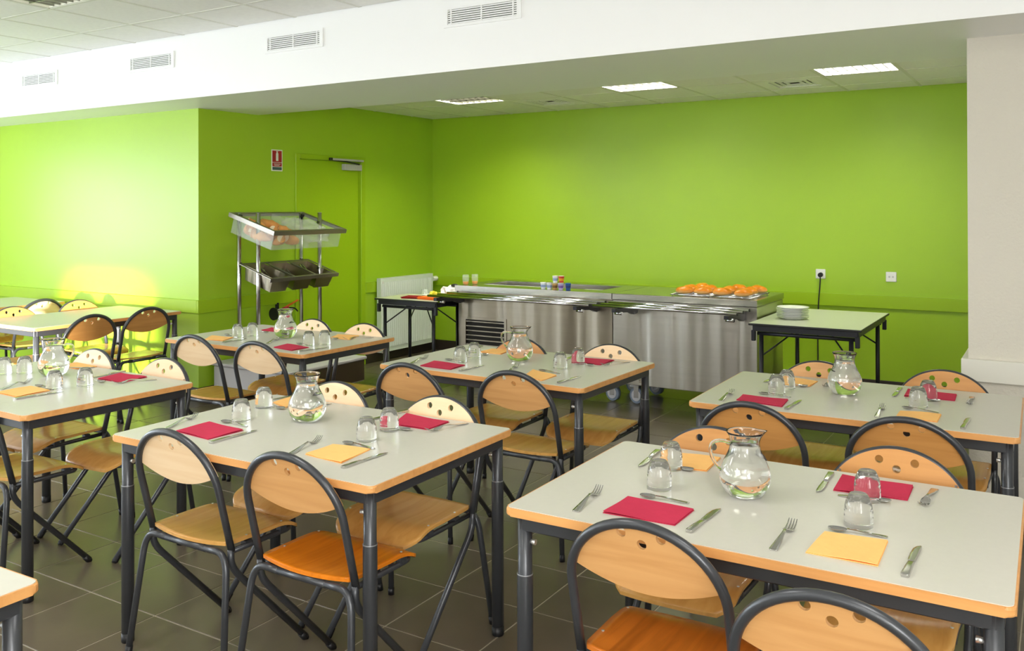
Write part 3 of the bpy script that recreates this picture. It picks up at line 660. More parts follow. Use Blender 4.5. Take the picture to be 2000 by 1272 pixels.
def f_fork():
    b = B()
    ribbon(b, [(-.100, 0, .0075, .0005, .0022, 0), (-.095, 0, .0105, .0008, .0024, 0), (-.05, 0, .0085, .004, .0026, 0), (-.01, 0, .0045, .0095, .003, 0), (.018, 0, .0032, .0125, .0032, 0),
               (.03, 0, .0065, .0105, .0026, .0008), (.038, 0, .0115, .007, .0022, .0022), (.055, 0, .0125, .0035, .0018, .0028)])
    for y in (-.0101, -.0034, .0034, .0101):
        dz = -.0026 * (1 - (y / .0125) ** 2)
        ribbon(b, [(.054, y, .0024, .0037 + dz, .0018, 0), (.07, y * 1.02, .0017, .003 + dz, .0017, 0), (.088, y * 1.0, .0014, .0085 + dz * .5, .0014, 0), (.100, y * .97, .0008, .0165, .0011, 0)], 1)
    return b
def f_spoon():
    b = B(); st = [(-.070, 0, .0045, .0005, .0018, 0), (-.066, 0, .0072, .0007, .002, 0), (-.03, 0, .0050, .004, .0022, 0), (.005, 0, .0026, .0085, .0024, 0), (.024, 0, .0026, .0092, .0022, 0)]
    for k in range(9):
        a = PI * (k + .35) / 8.7; s = .0475 - .0225 * math.cos(a); w_ = .0150 * math.sin(a) ** .75
        st.append((s, 0, w_, .0075 + .0004 * k * .2, .0012, .0068 * math.sin(a)))
    ribbon(b, st, 6); return b
def f_knife():
    b = B()
    ribbon(b, [(-.105, 0, .0068, .0006, .006, 0), (-.098, 0, .0092, .0004, .0072, 0), (-.05, 0, .0078, .0006, .0072, 0), (-.018, 0, .0066, .0008, .006, 0), (-.013, 0, .0066, .0008, .0052, 0)])
    ribbon(b, [(-.0135, .0, .0060, .0028, .0018, 0), (.0, .001, .0088, .0026, .0016, 0), (.045, .0015, .0100, .0026, .0014, 0), (.08, .001, .0088, .0026, .0013, 0), (.097, -.001, .0052, .0026, .0012, 0), (.105, -.0035, .0012, .0026, .001, 0)])
    return b
def f_tumbler():
    b = B(); lathe(b, [(.0340, .0), (.0352, .0003), (.0360, .002), (.0355, .010), (.0353, .022), (.0360, .0250), (.0353, .028), (.0348, .036), (.0356, .0395), (.0345, .043), (.0334, .053), (.0308, .064), (.0272, .0725), (.0238, .0790), (.0212, .0822), (.0196, .0828), (.0180, .0812), (0, .0806),
                       (0, .0770), (.0180, .0766), (.0222, .0735), (.0255, .0685), (.0290, .0610), (.0316, .0505), (.0330, .036), (.0336, .022), (.0338, .008), (.0340, .0008)], 36)
    b.verts.ensure_lookup_table(); return b
def f_tumbler_closed():
    b = B(); lathe(b, [(.0352, .0), (.0362, .002), (.0358, .010), (.0360, .022), (.0366, .0255), (.0358, .029), (.0354, .040), (.0362, .043), (.0352, .0465), (.0338, .056), (.0315, .066), (.0285, .0755), (.0262, .0805), (.0240, .0822), (.0225, .0812), (.020, .0795), (0.0, .0793)], 40)
    return b
PROF = [(.0, .0), (.036, .0), (.044, .002), (.056, .012), (.066, .027), (.0712, .045), (.0718, .060), (.0685, .078), (.060, .097), (.0505, .115), (.0440, .130), (.0412, .144), (.0412, .156), (.0440, .166), (.0490, .175), (.0515, .1805)]
def jug_profile(off):
    out = []
    for i, (r, z) in enumerate(PROF):
        out.append((r, z))
    return out
def f_jug():
    b = B(); outer = PROF[1:]
    inner = [(.0493, .1800), (.0462, .1745), (.0414, .165), (.0386, .156), (.0386, .144), (.0414, .129), (.0480, .1135), (.0575, .0955), (.0660, .077), (.0692, .060), (.0686, .045), (.0635, .0285), (.0535, .0145), (.042, .0075), (.030, .006), (0, .006)]
    lathe(b, [(0, .0)] + outer + [(.0509, .1818)] + inner, 48)
    for v in b.verts:   # pouring lip opposite the handle
        if v.co.z > .160:
            a = math.atan2(v.co.y, v.co.x); k = max(0, 1 - abs(a) / .55) ** 1.5 * (v.co.z - .160) / .0215; v.co.x += .013 * k; v.co.z += .0015 * k
    return b
def f_water():
    b = B(); lathe(b, [(0, .1495), (.0384, .1495), (.0389, .144), (.0417, .129), (.0483, .1135), (.0578, .0955), (.0663, .077), (.0695, .060), (.0689, .045), (.0638, .0282), (.0538, .0142), (.042, .0072), (.030, .0057), (0, .0057)], 48); return b
def f_handle():
    b = B(); p = smooth_path([(-.0405, 0, .1485), (-.068, 0, .158), (-.098, 0, .150), (-.097, 0, .110), (-.0685, 0, .072)], .03, 8)
    tube(b, p, .0048, 10)
    for v in b.verts: v.co.y *= 1.35
    return b
def napkin_mesh(q, seed):
    rn = random.Random(seed); b = B(); n = 6; cx = sum(p[0] for p in q) / 4; cy = sum(p[1] for p in q) / 4; L = []
    for lay, (z0, sh) in enumerate(((0.0004, 0), (.0022, .0022))):
        for h in (0, .0014):
            g = []
            for j in range(n + 1):
                row = []
                for i in range(n + 1):
                    u, v = i / n, j / n
                    x = (q[0][0] * (1 - u) + q[1][0] * u) * (1 - v) + (q[3][0] * (1 - u) + q[2][0] * u) * v
                    y = (q[0][1] * (1 - u) + q[1][1] * u) * (1 - v) + (q[3][1] * (1 - u) + q[2][1] * u) * v
                    e = max(abs(u - .5), abs(v - .5)) * 2
                    row.append(b.verts.new((x - cx + sh * (.5 - u), y - cy + sh * .8 * (v - .5), z0 + h + (.0018 * math.sin(u * 5 + seed) * math.cos(v * 4 + seed * 2) + .0019) * (e if lay else .1 * e))))
                g.append(row)
            L.append(g)
    for a, c in ((0, 1), (2, 3)):
        for g, f in ((L[a], 0), (L[c], 1)):
            for j in range(n):
                for i in range(n): b.faces.new((g[j][i], g[j][i + 1], g[j + 1][i + 1], g[j + 1][i]))
        rim = [(0, i) for i in range(n)] + [(j, n) for j in range(n)] + [(n, i) for i in range(n, 0, -1)] + [(j, 0) for j in range(n, 0, -1)]
        for k in range(len(rim)):
            p, r = rim[k], rim[(k + 1) % len(rim)]; b.faces.new((L[a][p[0]][p[1]], L[a][r[0]][r[1]], L[c][r[0]][r[1]], L[c][p[0]][p[1]]))
    return b, cx, cy
def place(k, x, y): return ('near ' if y < TC[k][1] else 'far ') + ('left' if x < TC[k][0] else 'right')
CN = {'red': 'crimson', 'yel': 'apricot'}
seed = 0
for k, s in SETTINGS.items():
    tn = TN[k]
    jx, jy, jd = s['jug']
    ang = {'L': 211.6, 'B': 121.6, 'R': 31.6}[jd]
    j = thing('water_jug', 'round-bellied clear glass jug of water on ' + tn, 'jug', (jx, jy, LAMZ + .0003), math.radians(ang - 180), 'water jugs')
    obj('jug_body', tmesh('jug', f_jug, m_glass), None, j); obj('handle', tmesh('jughandle', f_handle, m_glass), None, j)
    obj('water', tmesh('jugwater', f_water, m_water), None, j)
    for nq in s['napkin']:
        seed += 1; b, cx, cy = napkin_mesh(nq[1:], seed)
        o = obj('paper_napkin', b, m_red if nq[0] == 'red' else m_apr, None, (cx, cy, LAMZ))
        tag(o, CN[nq[0]] + ' folded paper napkin, ' + place(k, cx, cy) + ' of ' + tn, 'napkin', 'paper napkins')
    for kind, L, fn in (('fork', .20, f_fork), ('spoon', .14, f_spoon), ('knife', .21, f_knife)):
        for (x, y, a, l) in s[kind]:
            pl_ = place(k, x, y); r = math.radians(a); d = (math.cos(r), math.sin(r))
            if kind == 'fork':
                if l < .33: x += d[0] * (L - l) / 2; y += d[1] * (L - l) / 2
                else: x += d[0] * (l / 2 - .04 - .1); y += d[1] * (l / 2 - .04 - .1)
            elif kind == 'spoon': x += d[0] * (l / 2 - L / 2); y += d[1] * (l / 2 - L / 2)
            elif l < .13: x += d[0] * (l / 2 - L / 2); y += d[1] * (l / 2 - L / 2)
            o = obj({'fork': 'table_fork', 'spoon': 'teaspoon', 'knife': 'table_knife'}[kind], tmesh(kind, fn, m_cutlery), None, None, (x, y, LAMZ), (0, 0, r))
            tag(o, 'stainless steel ' + {'fork': 'fork', 'spoon': 'teaspoon', 'knife': 'knife'}[kind] + ', ' + pl_ + ' of ' + tn, kind, {'fork': 'forks', 'spoon': 'teaspoons', 'knife': 'knives'}[kind] + ' on the tables')
    gl = s['glass']; side = {True: sorted([g for g in gl if g[0] < TC[k][0]], key=lambda g: g[1]), False: sorted([g for g in gl if g[0] >= TC[k][0]], key=lambda g: g[1])}
    for lf, gs in side.items():
        for q, (x, y) in enumerate(gs):
            o = obj('tumbler', tmesh('tumbler', f_tumbler, m_tumbler), None, None, (x, y, LAMZ + .0002), (0, 0, x))
            tag(o, 'upturned clear glass tumbler, ' + ('near' if q == 0 else 'far') + (' left' if lf else ' right') + ' of ' + tn, 'glass', 'upturned tumblers')
# ------------------------------------------------------------------ steel serving counter
def counter(x0, x1, label, well=None, grille=False):
    y0, y1, zt = 6.43, 7.17, .90
    t = thing('serving_counter', label, 'serving counter', ((x0 + x1) / 2, (y0 + y1) / 2, 0), 0, 'steel serving counter units'); ox, oy = (x0 + x1) / 2, (y0 + y1) / 2
    def bb(*a, **k): return bx(a[0] - ox, a[1] - ox, a[2] - oy, a[3] - oy, a[4], a[5], **k)
    if grille:
        gx0, gx1, gz0, gz1 = -4.445, -4.047, .33, .608
        b = B()
        for s in ((x0 + .012, gx0, .19, .85), (gx1, x1, .19, .85), (gx0, gx1, gz1, .85), (gx0, gx1, .19, gz0)): box(b, s[0] - ox, s[1] - ox, y0 + .015 - oy, y0 + .03 - oy, s[2], s[3])
        box(b, x0 + .012 - ox, x1 - ox, y0 + .05 - oy, y1 - .02 - oy, .19, .85); box(b, x0 + .012 - ox, x0 + .03 - ox, y0 + .015 - oy, y1 - .02 - oy, .19, .85)
        bd = obj('body', b, m_inox, t)
        gr = obj('vent_grille', bb(gx0, gx1, y0 + .032, y0 + .048, gz0, gz1), m_dark, t)
        b = B(); f = .022
        for s in ((gx0 - f, gx1 + f, gz1, gz1 + f), (gx0 - f, gx1 + f, gz0 - f, gz0), (gx0 - f, gx0, gz0, gz1), (gx1, gx1 + f, gz0, gz1)): box(b, s[0] - ox, s[1] - ox, y0 + .008 - oy, y0 + .018 - oy, s[2], s[3])
        obj('grille_frame', b, m_inox, gr)
        for q in range(7):
            z = gz0 + .02 + q * .040; b = B(); box(b, gx0 - ox, gx1 - ox, y0 + .014 - oy, y0 + .019 - oy, z - .004, z + .005); obj('slat', b, m_inox, gr)
    else:
        obj('body', bb(x0, x1 - .004, y0 + .015, y1 - .02, .19, .85, bev=.003), m_inox_lit, t)
    b = B()
    if well:
        wx0, wx1, wy0, wy1 = well
        for s in ((x0, wx0, y0, y1), (wx1, x1, y0, y1), (wx0, wx1, y0, wy0), (wx0, wx1, wy1, y1)): box(b, s[0] - ox, s[1] - ox, s[2] - oy, s[3] - oy, .852, zt)
    else: box(b, x0 - ox, x1 - ox, y0 - oy, y1 - oy, .852, zt, .003)
    obj('worktop', b, m_inox_top, t)
    if well:
        b = B(); 
        for s in ((wx0, wx0 + .003, wy0, wy1), (wx1 - .003, wx1, wy0, wy1), (wx0, wx1, wy0, wy0 + .003), (wx0, wx1, wy1 - .003, wy1)): box(b, s[0] - ox, s[1] - ox, s[2] - oy, s[3] - oy, .853, zt + .001)
        obj('cold_well', b, m_inox_top, t)
    for q, (yy) in enumerate((6.05, 6.19, 6.33)):
        r = obj('tray_rail', tb([(x0 + .02 - ox - (.03 if x0 < -4 else 0), yy - oy, .84), (x1 - ox + (.0 if x1 < -3 else -.02) - .006, yy - oy, .84)], .0105, 12), m_chrome, t)
        obj('end_cap', tb([(x1 - ox + (.0 if x1 < -3 else -.02) - .007, yy - oy, .84), (x1 - ox + (.0 if x1 < -3 else -.02) - .001, yy - oy, .84)], .0118, 12), m_black, r)
    for xx in ((x0 + .08, x1 - .12) if x1 < -3 else (x0 + .2, x1 - .1)):
        b = B(); prism(b, [(6.445, .80), (6.445, .76), (6.38, .752), (6.30, .775), (6.03, .80), (6.03, .826), (6.445, .826)], xx - .015, xx + .015)
        for v in b.verts: v.co = Vector((v.co.z - ox, v.co.x - oy, v.co.y))
        k_ = obj('rail_bracket', b, m_blackmetal, t); obj('bracket_pin', tb([(xx - ox - .03, 6.12 - oy, .785), (xx - ox + .03, 6.12 - oy, .785)], .012, 12), m_chrome, k_)
    for xx in (x0 + .12, x1 - .09):
        for yy in (y0 + .22, y1 - .12):
            w_ = obj('caster', tb([(xx - ox - .004, yy - oy - .018, .066), (xx - ox + .004, yy - oy + .018, .066)], .064, 24), m_rubber, t)
            obj('caster_hub', tb([(xx - ox - .006, yy - oy - .022, .066), (xx - ox + .006, yy - oy + .022, .066)], .045, 20), m_grey_pl, w_)
            b = B(); box(b, xx - ox - .02, xx - ox + .02, yy - oy - .03, yy - oy - .024, .05, .17); box(b, xx - ox - .02, xx - ox + .02, yy - oy + .024, yy - oy + .03, .05, .17); box(b, xx - ox - .035, xx - ox + .035, yy - oy - .035, yy - oy + .035, .17, .19)
            obj('caster_fork', b, m_chrome, w_)
    return t
counter(-4.555, -3.034, 'left unit of the steel serving counter, with a sunken well and louvred grille', (-4.40, -3.22, 6.66, 7.04), True)
counter(-3.030, -1.875, 'right unit of the steel serving counter, with brightly lit front panel')
# pots
PL = [(-3.705, 6.515, .90, 'w', 'leftmost white pot in the bottom row on the steel counter'), (-3.640, 6.505, .90, 'w', 'second white pot in the bottom row on the steel counter'),
      (-3.588, 6.505, .90, 'y', 'yellowish brown pot under the white one on the steel counter'), (-3.537, 6.515, .90, 'p', 'lilac and white pot under the red one on the steel counter'),
      (-3.478, 6.535, .90, 'b', 'blue pot at the right end of the small stack on the counter'), (-3.592, 6.520, .958, 'w', 'white pot standing on top of the stack on the counter'),
      (-3.540, 6.530, .958, 'r', 'red and orange pot standing on top of the stack on the counter')]
pc = {'w': (236, 238, 246), 'y': (196, 160, 96), 'p': (190, 180, 220), 'b': (30, 84, 150), 'r': (206, 70, 50)}
for x, y, z, c, lb in PL:
    t = thing('dairy_pot', lb, 'pot', (x, y, z), 0, 'small pots on the counter')
    b = B(); lathe(b, [(0, 0), (.0175, 0), (.019, .003), (.0235, .050), (.0245, .052), (.0245, .0535), (0, .0535)], 20); obj('cup', b, mat('pot_' + c + '%.2f' % z, pc[c], .4), t)
    b = B(); lathe(b, [(0, .0537), (.0245, .0537), (.0248, .055), (0, .0565)], 20); obj('foil_lid', b, m_plastic_w if c != 'b' else mat('blue_lid', (60, 120, 180), .3), t)
    b = B(); lathe(b, [(.0205, .014), (.0227, .036)], 20); obj('print_band', b, mat('band_' + c + '%.2f' % z, {'w': (150, 170, 210), 'y': (120, 84, 40), 'p': (120, 90, 170), 'b': (20, 50, 110), 'r': (236, 150, 40)}[c], .5), t)
# racks and buns
for k, (x0, x1, lb) in enumerate(((-2.555, -2.250, 'left wire cooling rack of buns on the counter'), (-2.240, -1.935, 'right wire cooling rack of buns on the counter'))):
    t = thing('cooling_rack', lb, 'rack', ((x0 + x1) / 2, 6.72, .90), 0, 'wire racks'); w_ = (x1 - x0) / 2
    obj('rim', tb([(-w_, -.25, .012), (w_, -.25, .012), (w_, .25, .012), (-w_, .25, .012), (-w_, -.25, .012)], .004, 6), m_chrome, t)
    rm = me(lambda bm: tube(bm, [(-w_, 0, .012), (w_, 0, .012)], .002, 6)); rm.materials.append(m_chrome)
    for q in range(15): obj('rack_wire', rm, None, t, (0, -.233 + q * .0333, 0))
    obj('rack_rod', tb([(0, -.25, .008), (0, .25, .008)], .003, 6), m_chrome, t)
    for sx in (-1, 1):
        for sy in (-1, 1): obj('leg', tb([(sx * (w_ - .01), sy * .23, .012), (sx * (w_ - .01), sy * .23, .0)], .004, 6), m_chrome, t)
def f_bun(seed):
    rn = random.Random(seed); b = B(); bmesh.ops.create_icosphere(b, subdivisions=3, radius=1)
    for v in b.verts:
        n = v.co.copy(); z = n.z
        v.co = Vector((n.x * .072, n.y * .060, (z * .040 if z > 0 else z * .020) + .020)) * (1 + .05 * math.sin(5 * n.x + seed) * math.cos(4 * n.y + seed))
    for f in b.faces: f.smooth = True
    return b
BUNS = [(-2.465, 6.545), (-2.325, 6.56), (-2.175, 6.555), (-2.010, 6.545), (-2.475, 6.70), (-2.33, 6.735), (-2.17, 6.72), (-2.015, 6.72), (-2.44, 6.87), (-2.15, 6.885), (-2.0, 6.885)]
rown = ['front', 'middle', 'back']
for k, (x, y) in enumerate(BUNS):
    row = 0 if y < 6.6 else 1 if y < 6.8 else 2; col = [p for p in BUNS if (0 if p[1] < 6.6 else 1 if p[1] < 6.8 else 2) == row]; i = sorted(col).index((x, y)); nm = ['leftmost', 'second', 'third', 'rightmost'][i if i < len(col) - 1 else 3]
    o = obj('bread_bun', f_bun(k), m_bun, None, (x, y, .9155), (0, 0, .3 * k)); tag(o, 'golden round bun, %s in the %s row on the wire racks' % (nm, rown[row]), 'bun', 'golden buns')
# ------------------------------------------------------------------ folding tables
m_foldtop = mat('pale_green_grey_laminate', (196, 202, 178), .3, spec=.5)
def fold_table(x0, x1, y0, y1, z, label):
    ox, oy = (x0 + x1) / 2, (y0 + y1) / 2; w_, d_ = (x1 - x0) / 2, (y1 - y0) / 2
    t = thing('folding_table', label, 'table', (ox, oy, 0), 0, 'folding tables')
    top = obj('tabletop', bx(-w_, w_, -d_, d_, z - .016, z - .0015, .003), m_black, t); obj('laminate', bx(-w_ + .004, w_ - .004, -d_ + .004, d_ - .004, z - .002, z), m_foldtop, top)
    b = B()
    for s in (-1, 1):
        box(b, -w_ + .03, w_ - .03, s * (d_ - .03) - .008, s * (d_ - .03) + .008, z - .056, z - .016); box(b, s * (w_ - .03) - .008, s * (w_ - .03) + .008, -d_ + .03, d_ - .03, z - .056, z - .016)
    obj('apron', b, m_blackmetal, t)
    for sx in (-1, 1):
        for sy in (-1, 1):
            obj('corner_clip', bx(sx * (w_ - .03) - .014, sx * (w_ - .03) + .014, sy * (d_ - .03) - .014, sy * (d_ - .03) + .014, z - .125, z - .05, .003), m_blackmetal, t)
            l = obj('leg', tb([(sx * (w_ - .075), sy * (d_ - .06), z - .075), (sx * (w_ - .075), sy * (d_ - .06), .012)], .0155, 14), m_blackmetal, t)
            obj('foot', tb([(sx * (w_ - .075), sy * (d_ - .06), .02), (sx * (w_ - .075), sy * (d_ - .06), 0)], .0175, 14), m_black, l)
    for sy in (-1, 1):
        obj('cross_bar', tb([(-w_ + .05, sy * (d_ - .06), z - .075), (w_ - .05, sy * (d_ - .06), z - .075)], .0125, 12), m_blackmetal, t)
        for sx in (-1, 1): obj('brace', tb([(sx * (w_ - .075), sy * (d_ - .06), z - .235), (sx * (w_ - .28), sy * max(d_ - .32, .03), z - .05)], .0058, 8), m_blackmetal, t)
fold_table(-1.862, -1.112, 6.17, 7.29, .77, 'black-edged folding table right of the steel counter, holding plates')
fold_table(-5.297, -4.60, 6.218, 6.70, .77, 'black-edged folding table left of the steel counter, before the radiator')
def f_plate():
    b = B(); lathe(b, [(0, .002), (.058, .002), (.060, 0), (.064, 0), (.066, .003), (.085, .008), (.112, .0165), (.1135, .018), (.112, .0185), (.086, .0110), (.066, .0065), (0, .0055)], 40); return b
for k in range(7):
    o = obj('dinner_plate', tmesh('plate', f_plate, m_porc), None, None, (-1.655 + .003 * math.sin(k * 2.3), 6.565 + .003 * math.cos(k * 3.1), .7702 + k * .0116)); tag(o, 'white dinner plate, %s of the stack on the folding table' % ['bottom one', 'second from bottom', 'third from bottom', 'middle one', 'third from top', 'second from top', 'top one'][k], 'plate', 'stacked white plates')
def npile(x, y, rz, w_, d_, n, m, label):
    t = thing('napkin_pile', label, 'napkins', (x, y, .77), rz)
    nm = me(lambda bm: box(bm, -w_ / 2, w_ / 2, -d_ / 2, d_ / 2, 0, .0042, .0008)); nm.materials.append(m)
    for q in range(n): obj('folded_napkin', nm, None, t, (.004 * math.sin(q * 2.1), .004 * math.cos(q * 1.7), .0003 + q * .0045), (0, 0, .05 * math.sin(q * 3)))
npile(-4.985, 6.40, .25, .18, .18, 3, mat('dark_red_napkin_paper', (130, 28, 34), .9, spec=.1), 'low pile of dark red napkins on the left folding table')
npile(-4.78, 6.40, -.1, .20, .18, 5, m_oran, 'low pile of orange napkins on the left folding table')
t = thing('food_plate', 'plate of yellow food pieces on the left folding table', 'plate', (-4.90, 6.585, .7702)); obj('plate', tmesh('plate', f_plate, m_porc), None, t)
my = mat('yellow_food', (226, 214, 60), .5)
for q in range(9): b = B(); bmesh.ops.create_icosphere(b, subdivisions=2, radius=.017); o = obj('food_piece', b, my, t, (.05 * math.cos(q * 2.4) * (q % 3) * .5, .05 * math.sin(q * 2.4) * (q % 3) * .5, .022 + .012 * (q % 2)))
b = B(); lathe(b, [(0, .003), (.024, .003), (.026, .0), (.034, .058), (.0325, .058), (.025, .006), (0, .006)], 24)
tag(obj('small_glass', b, m_thin, None, (-5.02, 6.61, .7702)), 'small clear glass behind the dark red napkins', 'glass')
b = B(); rn = random.Random(3)
bmesh.ops.create_icosphere(b, subdivisions=3, radius=1)
for v in b.verts: v.co = Vector((v.co.x * .13, v.co.y * .09, max(-.045, v.co.z * .06) + .045)) * (1 + rn.uniform(-.14, .12))
zm = min(v.co.z for v in b.verts)
for v in b.verts: v.co.z -= zm
t = tag(obj('paper_wrapping', b, m_plastic_w, None, (-4.70, 6.61, .7702)), 'crumpled white paper at the left end of the steel counter', 'paper')
b = B(); bmesh.ops.create_icosphere(b, subdivisions=2, radius=.028)
for v in b.verts: v.co = Vector((v.co.x * 1.5, v.co.y, v.co.z * .6 + .017))
tag(obj('black_bowl_lid', b, m_black, None, (-4.68, 6.61, .862)), 'small black object lying on the crumpled white paper', 'lid')
for k, (x, y, lb) in enumerate(((-4.500, 6.52, 'left small glass with amber drink on the counter end'), (-4.455, 6.60, 'right small glass with amber drink on the counter end'))):
    t = thing('drink_glass', lb, 'glass', (x, y, .9002), 0, 'glasses with amber drink')
    b = B(); lathe(b, [(0, 0), (.020, 0), (.024, .01), (.031, .05), (.029, .09), (.0278, .09), (.0297, .05), (.0225, .012), (.018, .003), (0, .003)], 28); obj('bowl', b, m_thin, t)
    b = B(); lathe(b, [(0, .028), (.0262, .028), (.0228, .012), (.0183, .0031), (0, .0031)], 24); obj('drink', b, mat('amber_drink%d' % k, (230, 150, 40), .2), t)
# ------------------------------------------------------------------ bread and cutlery rack
rk = thing('bread_cutlery_rack', 'tall steel rack with bread hopper and cutlery pans beside the green door', 'rack', (-5.73, 5.5, 0))
ox, oy = -5.73, 5.5
for x in (-5.85, -5.622):
    for y in (5.144, 5.858):
        p = obj('post', tb([(x - ox, y - oy, .31), (x - ox, y - oy, 1.545)], .0185, 16), m_chrome, rk); obj('post_cap', tb([(x - ox, y - oy, 1.543), (x - ox, y - oy, 1.547)], .0175, 16), m_grey_pl, p)
m_frame = mat('satin_steel_frame', (150, 144, 136), .42, metal=.9)
base = obj('base_cabinet', bx(-5.98 - ox, -5.10 - ox, 4.985 - oy, 5.86 - oy, .10, .285, .01), m_grey_pl, rk)
obj('base_top', bx(-5.995 - ox, -5.085 - ox, 4.97 - oy, 5.875 - oy, .285, .31, .006), m_grey_pl, base)
obj('side_shade', bx(-5.10 - ox, -5.092 - ox, 5.0 - oy, 5.845 - oy, .11, .28), m_side_shade, base)  # dark sheet standing in for the shaded right face
for x in (-5.9, -5.18):
    for y in (5.08, 5.77): obj('caster', tb([(x - ox, y - oy - .015, .05), (x - ox, y - oy + .015, .05)], .05, 18), m_rubber, rk)
def tilt(name, bm, m, par, o0, ang):
    o = obj(name, bm, m, par); o.location = (o0[0] - ox, o0[1] - oy, o0[2]); o.rotation_euler = (0, ang, 0); return o
A1 = math.atan2(.155, .53); O1 = (-5.88, 5.49, 1.552)
b = B(); L1, W1 = .552, .425
box(b, 0, .03, -W1, W1, -.004, 0); box(b, L1 - .028, L1, -W1, W1, -.004, 0); box(b, .03, L1 - .028, -W1, -W1 + .03, -.004, 0); box(b, .03, L1 - .028, W1 - .03, W1, -.004, 0)
box(b, 0, .004, -W1, W1, -.036, -.004); box(b, L1 - .004, L1, -W1, W1, -.036, -.004); box(b, .004, L1 - .004, -W1, -W1 + .004, -.036, -.004); box(b, .004, L1 - .004, W1 - .004, W1, -.036, -.004)
sh = tilt('hopper_frame', b, m_frame, rk, O1, A1)
b = B(); x0, x1, y0, y1, zb = .032, L1 - .030, -W1 + .032, W1 - .032, -.165
for s in ((x0, x0 + .003, y0, y1, zb, -.005), (x1 - .003, x1, y0, y1, zb, -.005), (x0, x1, y0, y0 + .003, zb, -.005), (x0, x1, y1 - .003, y1, zb, -.005), (x0, x1, y0, y1, zb - .003, zb), (x0, x1, .02, .023, zb, -.005)): box(b, *s)
tilt('clear_hopper', b, m_poly, rk, O1, A1)
b = B()
for y in (-.352, .362):
    for s_ in (.06, .27): box(b, s_ - .012, s_ + .012, y - .012, y + .012, -.03, -.006)
tilt('hopper_bracket', b, m_black, rk, O1, A1)
A2 = math.atan2(.115, .37); O2 = (-5.80, 5.50, 1.125); L2, W2 = .387, .40
b = B(); box(b, 0, .02, -W2, W2, -.006, 0); box(b, L2 - .025, L2, -W2, W2, -.006, 0); box(b, L2 - .004, L2, -W2, W2, -.03, -.006)
for y in (-W2, -.125, .125, W2 - .02): box(b, .02, L2 - .025, y - .0, y + .02, -.006, 0)
tilt('pan_frame', b, m_frame, rk, O2, A2)
for k, yc in enumerate((-.245, .01, .265)):
    b = B(); hw = .105; t_ = .003; zt, zb = -.007, -.135; xa, xb = .022, L2 - .028
    def rq(z, ins): return [(xa + ins, yc - hw + ins, z), (xb - ins, yc - hw + ins, z), (xb - ins, yc + hw - ins, z), (xa + ins, yc + hw - ins, z)]
    o_, o2, i1, i2 = [[b.verts.new(p) for p in rq(z, s)] for z, s in ((zt, 0), (zb, .018), (zt, t_), (zb + t_, .018 + t_))]
    for q in range(4):
        r = (q + 1) % 4; b.faces.new((o_[q], o_[r], o2[r], o2[q])); b.faces.new((i1[q], i2[q], i2[r], i1[r])); b.faces.new((o_[q], i1[q], i1[r], o_[r]))
    b.faces.new(o2[::-1]); b.faces.new(i2)
    tilt('cutlery_pan', b, m_inox, rk, O2, A2)
b = B()
for y in (-.352, .352):
    for s_ in (-.04, .19): box(b, s_ - .012, s_ + .012, y - .012, y + .012, -.03, -.006)
tilt('pan_bracket', b, m_black, rk, O2, A2)
def w2(o0, a, x, y, z): return (o0[0] + x * math.cos(a) + z * math.sin(a), o0[1] + y, o0[2] - x * math.sin(a) + z * math.cos(a))
for k, (kind, y, z, r) in enumerate((('fork', -.285, -.10, 0), ('fork', -.245, -.10, .12), ('fork', -.21, -.099, -.1), ('spoon', -.03, -.10, 0), ('spoon', .01, -.099, .15), ('spoon', .05, -.10, -.1), ('knife', .235, -.10, 0), ('knife', .27, -.099, .1))):
    o = obj({'fork': 'rack_fork', 'spoon': 'rack_spoon', 'knife': 'rack_knife'}[kind], tmesh(kind, {'fork': f_fork, 'spoon': f_spoon, 'knife': f_knife}[kind], m_cutlery), None, None, w2(O2, A2, .155, y, z + .032), (0, A2 + .42, r))
    tag(o, '%s of the steel %s leaning in the %s cutlery pan of the rack' % (['leftmost', 'middle one', 'rightmost', 'leftmost', 'middle one', 'rightmost', 'left one', 'right one'][k], {'fork': 'forks', 'spoon': 'spoons', 'knife': 'knives'}[kind], {'fork': 'nearest', 'spoon': 'middle', 'knife': 'farthest'}[kind]), kind, {'fork': 'forks', 'spoon': 'spoons', 'knife': 'knives'}[kind] + ' in the rack')
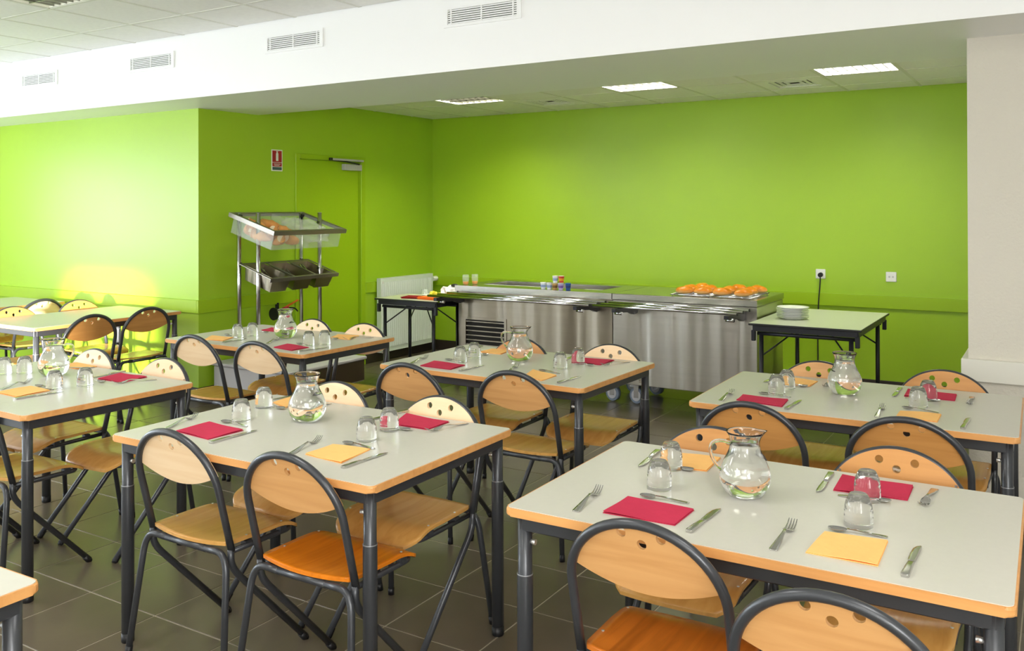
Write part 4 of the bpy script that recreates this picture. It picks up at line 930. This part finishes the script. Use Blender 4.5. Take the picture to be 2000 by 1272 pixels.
# bread pieces and a film bag in the hopper
rn = random.Random(11)
BR = [(.15, -.31, -.118, 2.5), (.31, -.32, -.118, .3), (.45, -.26, -.118, 2.9), (.16, -.19, -.118, -.6), (.31, -.20, -.116, 1.3), (.15, -.07, -.118, .2), (.30, -.07, -.116, 2.3), (.44, -.10, -.118, 1.7), (.22, -.29, -.052, 1.1), (.40, -.30, -.050, 2.6), (.24, -.15, -.048, .4), (.41, -.16, -.050, .8)]
lbp = ['lying at the back left', 'in the bottom layer, second', 'in the bottom front corner', 'in the bottom middle left', 'in the bottom middle', 'against the back, middle', 'in the centre of the bottom layer', 'at the bottom front middle', 'on top at the left', 'on top at the front left', 'on top in the middle', 'on top beside the film bag']
for k, (x, y, z, r) in enumerate(BR):
    b = B(); n = 12; h = .080 + .018 * math.sin(k * 2.7); pts = [(-h + 2 * h * i / n, .012 * math.sin(i * .5 + k), .004 * math.sin(i * .9 + k)) for i in range(n + 1)]; rr = [(.037 + .005 * math.sin(k * 1.9)) * (1 - .78 * max(0, (i - n * .45) / (n * .55)) ** 2) * (1 + .07 * math.sin(i * 2.1 + k)) for i in range(n + 1)]
    tube(b, pts, rr, 14); 
    o = thing('bread_piece', 'cut piece of baguette %s of the clear hopper' % lbp[k], 'bread', w2(O1, A1, x, y, z), 0, 'bread pieces in the hopper')
    o.rotation_euler = (0, A1, r)
    obj('crust', b, m_bread, o); obj('crumb_face', tb([(-h - .0015, .012 * math.sin(k), .004 * math.sin(k)), (-h + .001, .012 * math.sin(k), .004 * math.sin(k))], rr[0] * .92, 14), m_crumb, o)
def film(name, cx, cy, cz, sx, sy, sz, sd, label):
    b = B(); bmesh.ops.create_icosphere(b, subdivisions=4, radius=1); r_ = random.Random(sd)
    for v in b.verts:
        n = v.co; f = 1 + .10 * math.sin(9 * n.x + 7 * n.z + sd) + .08 * math.sin(13 * n.y - 6 * n.x) + r_.uniform(-.03, .03)
        v.co = Vector((max(-1, min(1, n.x * 1.25)) * sx, max(-1, min(1, n.y * 1.25)) * sy, max(-1, min(1, n.z * 1.2)) * sz)) * f * .93
    o = obj(name, b, m_bag, None, w2(O1, A1, cx, cy, cz), (0, A1, 0)); tag(o, label, 'bag')
film('film_bag', .275, .20, -.085, .20, .155, .072, 4, 'crinkled clear plastic film filling the right half of the hopper')
